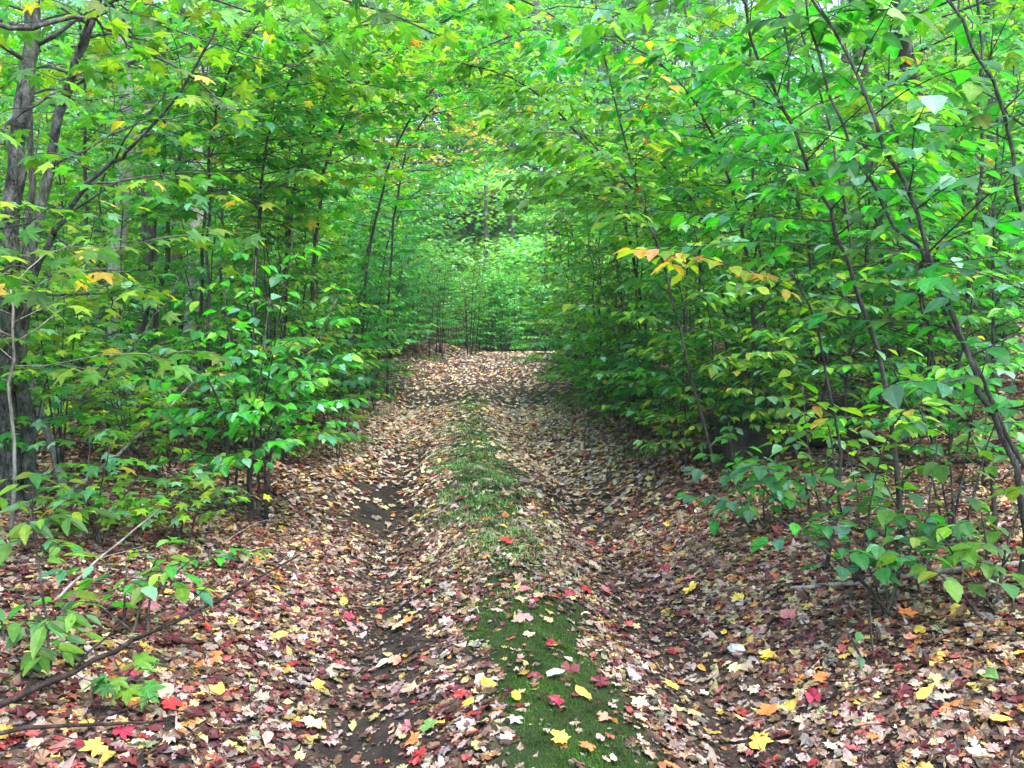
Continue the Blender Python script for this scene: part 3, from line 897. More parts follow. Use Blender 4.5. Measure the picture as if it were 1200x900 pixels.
for lab, px, d_, tops, r_0 in (
        ('dark thin stem halfway between twin trunked maple and bushy shrub', 232, 9.4, (240, 226), .022), ('dark thin stem rising out of the bushy left shrub', 330, 9.8, (338, 352), .02),
        ('dark thin stem just left of the bushy shrub', 255, 10.8, (262, 275), .024), ('dark thin stem at the very left edge in front of the birches', 90, 8.4, (98, 90), .022)):
    bare_pole('maple_sapling', lab, 'sapling', [(0, 0), (px + 3, 430), (tops[0], 260), (tops[0], 120), (tops[1], -80)], r_0, .011, M_STEM, gp(px, d_), 'maple', 16, 6)
for lab, px, d_, tops, r_0 in (
        ('dark upright stem left of the smooth grey green trunk', 962, 7.6, (930, 905), .02), ('dark upright stem behind the turning spray', 900, 8.2, (880, 872), .02),
        ('dark crooked stem crossing behind the three leaning stems', 1120, 7.0, (1150, 1140), .022), ('slim grey stem between the leaning stems and the right edge', 1150, 8.8, (1120, 1118), .026), ('thin dark stem right of the beech that leans over the track', 822, 8.8, (815, 800), .018)):
    bare_pole('beech_sapling', lab, 'sapling', [(0, 0), (px + 3, 430), ((px + tops[0]) / 2, 300), (tops[0], 160), (tops[1], -80)], r_0, .010, M_STEM, gp(px, d_), 'beech', 16, 6)

# --- bushy shrub left of the track
random.seed(33)
b = PG(292, 606); d = b[1]
pl = Plant('broad1', .095, 'beech', .06, droop=.3)
for k, (tx, ty, bx) in enumerate([(262, 330, -14), (300, 300, -4), (318, 345, 4), (345, 270, 10), (395, 350, 16), (225, 400, -18), (375, 420, 12)]):
    p, rr = pl.stem([b + np.array([bx * .008, random.uniform(-.1, .1), -.05]), P(285 + (tx - 285) * .35, 500, d + random.uniform(-.2, .2)), P(tx, ty, d + random.uniform(-.5, .5))], .014, .004, 10, 5)
    pl.dress(p, rr, 9, .32, .98, .6, .3)
pl.build('leafy_shrub', 'bushy many stemmed shrub with broad leaves at the left bank of the track', 'shrub', b)

# --- large leaved plant in the lower left corner
random.seed(34)
b = gp(30, 3.5); d = b[1]
pl = Plant('ash0', .105, 'hobble', .06, droop=.35, tilt=.3, twig=.5)
for path in ([b, P(58, 760, d), P(45, 660, d + .05), P(32, 588, d + .1)], [b + np.array([.02, .02, 0]), P(40, 770, d - .1), P(62, 730, d - .2), P(70, 716, d - .25)], [b - np.array([.1, 0, 0]), P(10, 780, d), P(-10, 640, d)]):
    p, rr = pl.stem(path, .008, .003, 10, 5)
    for q in range(5):
        f = .35 + .65 * q / 4; i = min(len(p) - 2, int(f * (len(p) - 1)))
        for sgn in (0, 1):
            a = random.uniform(0, 6.28)
            pl.branch(p[i], a, .35, random.uniform(.12, .2), .003, 0, -.15)
pl.build('ash_seedling', 'young ash with large drooping compound leaves at the lower left corner', 'sapling', b)

random.seed(35)
b = PG(60, 660); d = b[1]
pl = Plant('ash0', .12, 'maple', .06, droop=.2, tilt=.25)
p, rr = pl.stem([b, P(40, 620, d), P(38, 570, d)], .007, .003, 8, 5)
pl.dress(p, rr, 9, .3, .98, .35, .2, depth=0)
pl.build('ash_seedling', 'lime green ash seedling at the left edge below the twin trunked maple', 'sapling', b)

# --- maple rooted outside the view on the left, its branches hang into the top of the picture
random.seed(36)
b = on_ground(-3.3, 3.3)
pl = Plant('maple0', .11, 'olive', .085, droop=.55, tilt=.4, sides=9)
t1, r1_ = pl.stem([b - UP * .1, b + np.array([.1, 0, 1.5]), b + np.array([.2, .1, 3.0]), b + np.array([.5, .1, 4.6])], .075, .03, 14, 9)
for path, r0, nb, mix in (
        ([t1[7], P(-60, 170, 3.6), P(40, 120, 3.8), P(110, 80, 4.0)], .014, 7, 'dark'),
        ([t1[8], P(-20, 30, 3.4), P(90, 20, 3.6), P(170, 60, 3.8), P(280, 130, 4.0)], .014, 9, 'olive'),
        ([t1[10], P(60, -120, 3.3), P(200, -60, 3.3), P(300, -20, 3.4), P(420, 3, 3.4), P(515, 42, 3.4)], .016, 9, 'hobble'),
        ([t1[9], P(60, -60, 3.8), P(200, -10, 4.2), P(330, 20, 4.6), P(410, 70, 4.8)], .012, 8, 'maple'),
        ([t1[6], P(-80, 330, 3.8), P(10, 270, 4.0), P(70, 240, 4.2)], .010, 5, 'dark'),
        ([t1[11], P(250, -180, 3.2), P(420, -90, 3.1), P(540, -30, 3.1), P(650, 20, 3.1)], .013, 8, 'hobble')):
    p, rr = pl.stem(path, r0, .003, 16, 5, wob=.03)
    pl.dress(p, rr, nb, .45, .98, .4, .2, e0=.1, e1=.0, flat=-.25, depth=0, mix=mix)
    pl.leafy(p[9:], .1, mix)
pl.build('maple_tree', 'maple branches with dark hanging leaves reaching in across the top left', 'tree', b, M_STEM)

# --- leaning stems on the right
random.seed(41)
b = PG(1196, 700); d = b[1]
pl = Plant('broad0', .105, 'hobble', .085, droop=.3, tilt=.3, sides=8)
A, ra = pl.stem([b - UP * .1, P(1200, 590, d), P(1165, 490, d), P(1135, 420, d), P(1098, 310, d), P(1052, 200, d + .1), P(1005, 90, d + .2), P(955, 0, d + .3), P(900, -110, d + .4)], .016, .006, 24, 8)
pl.dress(A, ra, 10, .25, .62, .55, .5, e0=.5, e1=.1, depth=0)
pl.dress(A, ra, 14, .5, .98, .8, .5, mix='beech')
B_, rb = pl.stem([b + np.array([.05, .1, -.1]), P(1215, 600, d + .1), P(1172, 480, d + .1), P(1120, 390, d + .15), P(1080, 300, d + .2), P(1030, 235, d + .3), P(985, 140, d + .4), P(948, 20, d + .5), P(935, -90, d + .5)], .013, .005, 24, 8)
pl.dress(B_, rb, 9, .3, .95, .6, .5, depth=0)
C_, rc = pl.stem([b + np.array([.1, -.05, -.1]), P(1230, 560, d - .1), P(1222, 400, d - .1), P(1200, 250, d), P(1165, 110, d + .1), P(1112, 0, d + .2), P(1080, -90, d + .2)], .013, .006, 20, 7)
pl.dress(C_, rc, 9, .2, .95, .55, .5, depth=0)
pl.leafy(A[6:16], 0); pl.leafy(C_[5:16], 0)
pl.build('leaning_sapling', 'clump of three dark stems leaning left from the right edge', 'sapling', b, M_STEM)

random.seed(42)
b = PG(1058, 640); d = b[1]
pl = Plant('beech1', .11, 'beech', .06, droop=.25)
p, rr = pl.stem([b, P(1040, 480, d), P(1003, 330, d), P(968, 240, d), P(930, 150, d), P(900, 85, d), P(868, 0, d), P(850, -60, d)], .015, .006, 20, 6)
pl.dress(p, rr, 24, .3, .98, 1.0, .5)
q, r2 = pl.stem([p[7], P(1000, 300, d + .3), P(985, 210, d + .4), P(960, 100, d + .5), P(930, 10, d + .5)], .012, .005, 14, 6)
pl.dress(q, r2, 10, .2, .98, .7, .4)
pl.build('beech_sapling', 'thin dark beech stems leaning left behind the three leaning stems', 'sapling', b)

# --- beech leaning over the track
random.seed(43)
b = PG(838, 566); d = b[1]
pl = Plant('beech1', .115, 'dark', .055, droop=.25, tilt=.3)
p, rr = pl.stem([b, P(812, 440, d), P(785, 330, d), P(765, 270, d), P(742, 222, d - .1), P(708, 182, d - .2), P(678, 154, d - .3)], .013, .005, 18, 6)
pl.dress(p, rr, 16, .55, .99, .95, .7, e0=.2, e1=.1, flat=-.05, az=math.pi, azspread=1.1)
pl.dress(p, rr, 12, .15, .6, .9, .7, mix='beech')
q, r2 = pl.stem([p[8], P(760, 255, d + .1), P(735, 180, d + .2), P(715, 100, d + .3), P(700, 20, d + .4), P(690, -50, d + .4)], .012, .005, 14, 6)
pl.dress(q, r2, 16, .2, .98, .9, .5, mix='beech')
pl.build('beech_sapling', 'beech leaning left over the track with dark flat leaf sprays', 'sapling', b)

# --- fine leaved thicket at the crest
for sd_, px_, d_, ht, mx_, lab in ((101, 478, 19.6, 2.3, 'dark', 'fine leaved dark thicket with upright stems left of the crest'), (102, 528, 21.2, 2.5, 'dark', 'fine leaved thicket in the middle of the crest, behind the upright stems'),
                              (103, 572, 23.2, 2.1, 'beech', 'rounded bright thicket closing the bend beyond the crest'), (104, 625, 24.0, 2.3, 'far_lit', 'pale low thicket at the bend beneath the pale tree'),
                              (105, 548, 25.2, 2.6, 'far_lit', 'pale thicket behind the rounded bright one at the bend'), (106, 440, 20.5, 2.4, 'teal', 'blue green thicket behind the left end of the crest'), (107, 600, 26.0, 2.6, 'teal', 'blue green thicket farthest back at the bend')):
    random.seed(sd_); b = gp(px_, d_)
    pl = Plant('beech1', .075 if sd_ < 103 else .095, mx_, .045, droop=.25, twig=.4)
    for k in range(11):
        o = np.array([random.uniform(-.75, .75), random.uniform(-.5, .5), 0]); q0 = on_ground(b[0] + o[0], b[1] + o[1], -.04)
        dv = np.array([random.gauss(0, .2), random.gauss(0, .2), 0])
        p, rr = pl.stem([q0, q0 + dv * .4 + UP * ht * .5, q0 + dv + UP * ht * random.uniform(.7, 1.05)], .013, .004, 9, 5)
        pl.dress(p, rr, 15, .30 if sd_ < 103 else .06, .98, .6, .3)
    pl.build('leafy_thicket', lab, 'shrub', b)

# --- saplings arching over the track
for sd_, kind, leaf_, mx_, path, r_0, lab in (
        (91, 'maple_sapling', 'maple1', 'lime', [gp(420, 12), (432, 300, 12), (470, 160, 11.6), (545, 70, 11), (640, 25, 10.5)], .024, 'lime green maple arching over the track from the left, nearer of two'),
        (92, 'beech_sapling', 'beech1', 'beech', [gp(770, 10), (742, 300, 10), (695, 180, 10), (615, 100, 9.6), (535, 72, 9.2)], .024, 'bright beech arching over the track from the right edge'),
        (93, 'maple_sapling', 'maple1', 'maple', [gp(362, 9.6), (372, 250, 9.6), (415, 120, 9.4), (500, 40, 9), (590, -15, 8.6)], .024, 'green maple bending right from the left track edge towards the top middle'),
        (94, 'beech_sapling', 'beech1', 'teal', [gp(690, 14), (680, 310, 14), (645, 215, 14), (585, 165, 13.6)], .022, 'blue green beech leaning left above the crest of the track'),
        (95, 'beech_sapling', 'beech1', 'teal', [gp(440, 15.4), (448, 320, 15.4), (478, 235, 15.2), (545, 195, 15)], .022, 'blue green beech leaning right above the crest of the track'),
        (96, 'maple_sapling', 'maple1', 'lime', [gp(330, 9.0), (335, 330, 9.0), (350, 200, 8.8), (385, 110, 8.6), (440, 60, 8.4)], .02, 'lime green maple with level sprays high on the left side of the track'),
        (97, 'maple_sapling', 'maple1', 'lime', [gp(860, 9.2), (845, 330, 9.2), (815, 240, 9.0), (770, 190, 8.8), (700, 170, 8.6)], .02, 'lime green maple with level sprays over the right track edge'),
        (99, 'maple_sapling', 'maple1', 'lime', [gp(395, 17), (405, 250, 17), (440, 90, 16.8), (500, 10, 16.4), (580, -30, 16)], .035, 'tall lime green maple arching across the top of the view from the left'),
        (100, 'maple_sapling', 'maple1', 'maple', [gp(740, 18), (728, 250, 18), (690, 90, 17.8), (620, 20, 17.4), (540, 0, 17)], .035, 'tall green maple arching across the top of the view from the right'),
        (111, 'beech_sapling', 'beech1', 'far_lit', [gp(700, 20), (690, 300, 20), (660, 180, 19.8), (610, 120, 19.4), (560, 105, 19)], .03, 'pale blue green beech arching left beyond the crest'),
        (112, 'maple_sapling', 'maple1', 'maple', [gp(295, 8.2), (300, 300, 8.2), (318, 150, 8.0), (365, 60, 7.8), (440, 20, 7.6)], .018, 'green maple behind the bushy left shrub, its top bending right'),
        (113, 'beech_sapling', 'beech1', 'beech', [gp(240, 7.8), (243, 300, 7.8), (250, 160, 7.7), (275, 70, 7.5), (320, 10, 7.3)], .016, 'slim beech with fine sprays between twin trunked maple and bushy shrub'),
        (114, 'beech_sapling', 'beech1', 'teal', [gp(735, 12.6), (722, 300, 12.6), (690, 180, 12.4), (630, 110, 12), (565, 95, 11.6)], .022, 'blue green beech arching left over the middle of the track'),
        (115, 'maple_sapling', 'maple1', 'teal', [gp(452, 13.4), (458, 300, 13.4), (480, 170, 13.2), (530, 110, 12.8), (590, 100, 12.4)], .022, 'blue green maple arching right over the middle of the track'),
        (98, 'beech_sapling', 'beech1', 'beech', [gp(900, 7.4), (880, 330, 7.4), (850, 200, 7.3), (800, 100, 7.1), (720, 40, 6.9)], .02, 'beech arching left high over the right side of the track')):
    random.seed(sd_)
    pl = Plant(leaf_, .125 if leaf_ == 'beech1' else .15, mx_, .065 if leaf_ == 'beech1' else .085, droop=.3)
    p, rr = pl.stem([path[0] - UP * .1] + [P(*q) for q in path[1:]], r_0, .006, 20, 6)
    pl.dress(p, rr, 46, .3, .99, 1.05, .75, e0=.15, e1=.3, flat=-.1)
    pl.build(kind, lab, 'sapling', path[0])

# --- shrub with the turning spray
random.seed(44)
b = PG(968, 668); d = b[1]
pl = Plant('beech0', .095, 'beech', .07, droop=.25, tilt=.3)
p, rr = pl.stem([b, P(985, 560, d), P(968, 430, d), P(945, 350, d), P(925, 318, d)], .010, .005, 14, 6)
q, r2 = pl.stem([p[-2], P(880, 318, d - .1), P(820, 300, d - .2), P(775, 292, d - .25), P(738, 292, d - .3)], .005, .002, 10, 5)
pl.size = .11; pl.gap = .045; pl.leafy(q, .05, 'turning')
pl.dress(q, r2, 4, .2, .9, .26, .16, e0=-.3, e1=-.3, flat=-.5, depth=0, mix='turning'); pl.size = .095; pl.gap = .07
q, r2 = pl.stem([p[8], P(1000, 340, d + .1), P(1075, 325, d + .1), P(1150, 318, d + .1)], .006, .002, 10, 5)
pl.leafy(q, .1); pl.dress(q, r2, 6, .2, .9, .35, .2, e0=0, e1=0, depth=0)
pl.dress(p, rr, 14, .3, .95, .5, .35, depth=0)
pl.build('beech_shrub', 'slender shrub with a spray of yellow, orange and pink turning leaves', 'shrub', b)

# --- shrub with lime leaves
random.seed(45)
b = PG(1004, 690); d = b[1] 
pl = Plant('beech0', .12, 'hobble', .06, droop=.15, tilt=.3)
for path, mix in (([b, P(985, 590, d), P(970, 500, d), P(958, 462, d)], 'lime'), ([b, P(1020, 590, d), P(1045, 500, d), P(1085, 470, d - .1)], 'lime'), ([b, P(985, 620, d), P(930, 560, d - .1), P(880, 545, d - .2)], 'hobble')):
    p, rr = pl.stem(path, .007, .0025, 10, 5)
    pl.leafy(p[5:], .1, mix)
    pl.dress(p, rr, 4, .6, .98, .16, .1, e0=.1, e1=.1, depth=0, mix=mix)
pl.build('leafy_shrub', 'thin shrub with pale lime leaf tips below the turning spray', 'shrub', b)

# --- hobblebushes in the right foreground
def hobble(seed, base, tops, label, size=.12, n=9, mat=M_STEM, leafless=0.0, mix='hobble', tmpl='broad0', l=(.34, .2), f0=.5):
    random.seed(seed)
    b = PG(*base); d = b[1]
    pl = Plant(tmpl, size, mix, .075, droop=.3, tilt=.28, leafless=leafless)
    for tx, ty, dd in tops:
        o = np.array([random.uniform(-.06, .06), random.uniform(-.06, .06), -.03])
        m = P((base[0] * .6 + tx * .4) + random.uniform(-8, 8), (base[1] * .5 + ty * .5), d + dd * .4)
        p, rr = pl.stem([b + o, m, P(tx, ty, d + dd)], .008, .003, 10, 5)
        pl.dress(p, rr, n, f0, .98, l[0], l[1], e0=.3, e1=.25, depth=0)
    return pl.build('hobblebush', label, 'shrub', b, mat)


hobble(51, (1046, 722), [(1005, 640, -.2), (1040, 600, 0), (1062, 585, .2), (1090, 600, .1), (960, 620, -.2), (900, 600, -.1)], 'low hobblebush with large ovate leaves above a tuft of dark stems', .085, 4)
hobble(52, (1150, 716), [(1100, 625, -.2), (1150, 600, 0), (1190, 640, -.1), (1080, 660, -.3), (1210, 560, .1)], 'low hobblebush with pale green leaves over the bleached ground stick', .085, 4)
hobble(53, (1120, 640), [(1075, 470, 0), (1110, 440, .2), (1160, 400, .1), (1195, 430, 0), (1040, 420, .3)], 'tall hobblebush with heart shaped leaves under the leaning stems', .09, 6)
hobble(54, (890, 622), [(850, 545, 0), (905, 540, .1), (930, 575, 0), (870, 585, -.3), (825, 575, -.1)], 'low spreading hobblebush at the foot of the right bank', .085, 4)
hobble(55, (965, 610), [(920, 500, 0), (975, 490, .2), (1010, 520, 0), (940, 450, .2)], 'bare stemmed shrub beside the dark log in the shadowed void', .09, 6, leafless=.45)
hobble(56, (1090, 690), [(1035, 560, 0), (1010, 610, -.2), (1130, 560, .1), (1098, 520, .1)], 'mostly leafless twiggy shrub among the right hobblebushes', .10, 8, leafless=.8)
hobble(57, (158, 742), [(148, 660, 0), (190, 640, .1), (225, 655, 0), (100, 700, -.1)], 'small leafy sprig on the left bank above the fallen dark branch', .10, 3, tmpl='beech0', mix='beech')
hobble(58, (262, 668), [(275, 650, 0), (235, 640, 0), (195, 652, -.1)], 'row of small leaves on a low twig left of the track', .09, 3, tmpl='beech0', mix='beech', l=(.2, .12))
hobble(59, (138, 822), [(135, 775, 0), (160, 780, 0)], 'small olive yellow maple seedling beside the fallen dark branch', .11, 3, tmpl='maple0', mix='olive', l=(.1, .08))
hobble(60, (215, 640), [(190, 555, 0), (235, 560, .1), (160, 575, 0), (260, 540, .2)], 'waist high leafy shrub in front of the left woods', .10, 8, tmpl='maple1', mix='maple', f0=.35)
hobble(61, (115, 640), [(90, 560, 0), (130, 520, .1), (160, 560, 0), (105, 500, .2), (70, 540, .2)], 'waist high leafy shrub beside the bleached leaning stick', .11, 8, tmpl='maple1', mix='maple', f0=.3)
hobble(62, (1010, 780), [(1020, 715, 0), (990, 735, 0)], 'single bare twig standing in the right bank litter', .07, 1, leafless=.9)

for sd_, px_, d_, ht, tm, mx_, lab in (
        (81, 25, 5.6, 1.0, 'maple1', 'maple', 'knee high maple shoot against the base of the twin trunked maple'), (82, 195, 7.4, 1.15, 'maple1', 'maple', 'leafy maple shoot where the long grey stick ends'),
        (83, 330, 8.0, 1.0, 'broad1', 'beech', 'low leafy shrub tucked behind the bushy left shrub'), (84, 100, 7.6, 1.3, 'maple1', 'beech', 'deep green maple shoot behind the bleached leaning stick'),
        (85, 385, 9.2, 1.1, 'broad1', 'hobble', 'rounded low shrub at the left track edge past the bushy shrub'), (86, 20, 7.2, 1.5, 'maple1', 'maple', 'tall maple shoot behind the twin trunks at the left edge'),
        (87, 245, 8.6, 1.3, 'maple1', 'maple', 'maple shoot between the dark thin stems of the left woods'), (89, -12, 5.2, 2.3, 'maple1', 'maple', 'tall maple shoot in front of the left edge trunks'), (90, 62, 5.9, 1.9, 'maple1', 'beech', 'tall maple shoot just right of the twin trunked maple'),
        (121, 690, 12.2, 1.0, 'beech1', 'beech', 'low bright shrub drooping over the right track edge, farthest of four'), (122, 722, 10.4, 1.0, 'broad1', 'maple', 'low shrub drooping over the right track edge, third of four'),
        (123, 758, 9.0, .95, 'broad1', 'hobble', 'low blue green shrub drooping over the right track edge, second of four'), (124, 800, 8.0, .9, 'beech1', 'beech', 'low shrub drooping over the right track edge, nearest of four'),
        (125, 870, 7.4, 1.0, 'broad1', 'dark', 'low dark shrub beside the dark log in the shadowed void'), (88, 150, 6.4, .85, 'maple1', 'maple', 'bright green maple shoot under the long grey stick')):
    random.seed(sd_); b = gp(px_, d_)
    pl = Plant(tm, .115, mx_, .06, droop=.25)
    for k in range(4):
        a = random.uniform(0, 6.28)
        dv = np.array([math.cos(a), math.sin(a), 0]) * random.uniform(.15, .45)
        p, rr = pl.stem([b - UP * .03, b + dv * .4 + UP * ht * .5, b + dv + UP * ht * random.uniform(.75, 1.05)], .008, .003, 8, 5)
        pl.dress(p, rr, 7, .3, .98, .5, .3)
    pl.build('leafy_shrub', lab, 'shrub', b)

# --- overhanging branch at the top right
random.seed(46)
b = on_ground(3.0, 3.6)
pl = Plant('broad0', .125, 'hobble', .085, droop=.4, tilt=.35, sides=8)
t1, r1_ = pl.stem([b - UP * .1, b + np.array([.05, 0, 1.5]), b + np.array([-.05, .1, 3.0]), b + np.array([-.4, .2, 4.4])], .04, .02, 14, 8)
for path, mix in (([t1[7], P(1330, 200, 3.7), P(1230, 160, 3.9), P(1150, 110, 4.1), P(1105, 90, 4.2)], 'hobble'), ([t1[9], P(1290, 20, 3.8), P(1180, -10, 4.0), P(1080, 10, 4.2), P(960, 15, 4.4), P(890, 25, 4.5)], 'hobble'),
                  ([t1[10], P(1200, -80, 4.0), P(1050, -60, 4.4), P(900, -30, 4.8), P(790, -5, 5.0), P(700, 30, 5.2)], 'beech')):
    p, rr = pl.stem(path, .010, .003, 14, 5, wob=.03)
    pl.dress(p, rr, 6, .45, .98, .35, .2, e0=.1, e1=0, flat=-.2, depth=0, mix=mix)
    pl.leafy(p[7:], .1, mix)
pl.build('overhanging_sapling', 'sapling outside the right edge whose blue green leaves hang into the top right', 'sapling', b)

# --- big yellowing tree beyond the bend
def far_tree(seed, px, py, d, h, rad, mix, label, nl=170):
    random.seed(seed)
    b = gp(px, d); c = P(px, py, d)
    pl = Plant('maple2', .2, mix, .2)
    p, rr = pl.stem([b - UP * .2, b * .5 + c * .5, c, c + UP * h], .17, .04, 12, 8)
    pl.dress(p, rr, 14, .3, .95, rad * .9, rad * .4, depth=0)
    pos = []
    for k in range(nl):
        a = random.uniform(0, 6.28); e = random.uniform(-1, 1); q = random.uniform(.35, 1) ** .6
        cc = c + np.array([math.cos(a) * rad * q, math.sin(a) * rad * q, e * h]) * math.sqrt(max(.05, 1 - (e * .75) ** 2))
        for m in range(26):
            pl.add_leaf(cc + np.array([random.gauss(0, .42), random.gauss(0, .42), random.gauss(0, .09)]), np.array([random.gauss(0, 1), random.gauss(0, 1), 0]))
    return pl.build('maple_tree', label, 'tree', b, M_TRUNK)


far_tree(71, 505, 150, 33, 3.4, 3.0, 'cream', 'pale yellowing maple above the bend of the track')
far_tree(72, 250, 60, 22, 2.6, 1.8, 'cream', 'small yellowing tree high in the left woods', 90)
far_tree(73, 570, 270, 29, 2.4, 2.6, 'far_lit', 'pale blue green tree straight ahead above the crest', 150)
far_tree(74, 640, 330, 25.5, 1.8, 1.7, 'far_lit', 'low pale blue green tree at the bend right of the crest', 110)
far_tree(76, 600, 80, 38, 4.2, 3.6, 'beech', 'broad green crown high behind the bend, right of the yellowing maple', 300)
far_tree(77, 420, 60, 37, 4.0, 3.4, 'lime', 'lime green crown high behind the bend, left of the yellowing maple', 280)
far_tree(78, 530, 20, 44, 5.0, 4.5, 'far_lit', 'pale distant crown at the very top of the gap over the track', 330)
far_tree(75, 455, 250, 31, 2.2, 2.6, 'teal', 'rounded blue green tree left of the bend', 130)

# ================================================================== STICKS, LOG, STONE
def stick(name, label, path, r0, r1, mat, twigs=(), n=14, k=7):
    pl = Plant()
    p, rr = pl.stem(path, r0, r1, n, k, wob=.012)
    for f, az, e, ln in twigs:
        i = int(f * (n - 1))
        pts = [p[i]]
        for s_ in range(5): pts.append(pts[-1] + ln / 5 * np.array([math.cos(az + random.gauss(0, .2)), math.sin(az), e + random.gauss(0, .15)]))
        pl.tubes.append((np.array(pts), np.linspace(rr[i] * .55, .0015, 6), 4))
    base = p[0].copy()
    o = link(name, pl.wood_mesh(name, mat, base)); o.location = base
    return tag(o, label, 'stick')


def gl(px, py, dz=.02):
    return PG(px, py) + UP * dz


random.seed(47)
stick('dead_stick', 'bleached white stick leaning beside the twin trunked maple', [P(-4, 340, 6.2), P(28, 428, 6.1), P(48, 480, 6.0), P(70, 548, 5.9), gl(74, 600)], .022, .028, M_STICK)
stick('dead_stick', 'long straight grey stick leaning up through the left saplings', [gl(60, 600), P(78, 580, 5.6), P(150, 522, 6.0), P(243, 434, 6.5)], .016, .008, M_STICK)
stick('dead_stick', 'short grey stick propped on the left bank under the long grey one', [gl(62, 712), P(120, 652, PG(62, 712)[1] + .25), P(188, 596, PG(62, 712)[1] + .5)], .008, .004, M_STICK, [(.5, .3, .2, .2)])
stick('fallen_branch', 'dark fallen branch slanting up from the lower left towards the track', [gl(-40, 855), P(90, 782, PG(90, 835)[1]), P(170, 746, PG(170, 815)[1]), P(255, 703, PG(255, 775)[1]), P(350, 651, PG(350, 715)[1])], .013, .005, M_DEAD, [(.3, .9, .6, .3), (.5, .3, .35, .35), (.65, 1.2, .5, .25)])
stick('fallen_branch', 'thin dark branch lying level at the bottom left edge', [gl(-60, 875), P(60, 852, PG(60, 868)[1]), P(140, 848, PG(140, 862)[1]), gl(198, 850)], .009, .004, M_DEAD, [(.6, .6, .3, .2)])
stick('dead_stick', 'long pale stick lying level across the right bank', [gl(926, 694), gl(1010, 689, .03), gl(1100, 680, .04), gl(1240, 664, .03)], .011, .016, M_STICK)
stick('dead_stick', 'arched grey branch between the right hobblebushes', [gl(1052, 690), P(1060, 560, 4.9), P(1120, 542, 4.7), P(1160, 552, 4.6), gl(1166, 650)], .008, .012, M_DEAD)
stick('dead_stick', 'thin slanting twig rising from the right bank towards the log', [gl(1040, 660), P(985, 630, 5.2), P(930, 600, 5.4), P(880, 560, 5.6)], .009, .005, M_DEAD)
stick('dead_stick', 'small bare twig in the litter right of the moss ridge', [gl(905, 712), gl(935, 728), gl(960, 752)], .006, .003, M_DEAD)
stick('dead_stick', 'curved bare twig beside the left rut', [gl(262, 640), gl(300, 622, .05), gl(330, 612)], .006, .003, M_STICK)

a_, c_ = PG(842, 548), PG(1000, 520)  # dark log put in to fill the shadowed void beneath the foliage
pl = Plant(); p, rr = pl.stem([a_ + UP * .16, a_ * .5 + c_ * .5 + UP * .20, c_ + UP * .22], .20, .17, 14, 14, wob=.015)
o = link('shadow_log', pl.wood_mesh('shadow_log', M_LOG, a_)); o.location = a_
tag(o, 'dark log filling the shadowed void under the right saplings', 'log')

bm_v, bm_f = [], []
import bmesh
bm = bmesh.new(); bmesh.ops.create_icosphere(bm, subdivisions=3, radius=1)
for v in bm.verts:
    k = 1 + .16 * math.sin(v.co.x * 3.1 + 1) * math.cos(v.co.y * 2.7) + .1 * math.sin(v.co.z * 5 + v.co.x * 4)
    v.co = v.co * k; v.co.x *= .046; v.co.y *= .036; v.co.z *= .019
me = bpy.data.meshes.new('stone'); bm.to_mesh(me); bm.free(); me.materials.append(M_STONE)
for f in me.polygons: f.use_smooth = True
o = link('stone', me); o.location = PG(863, 764) + UP * .018
tag(o, 'small pale mint grey stone in the litter on the right side', 'stone')

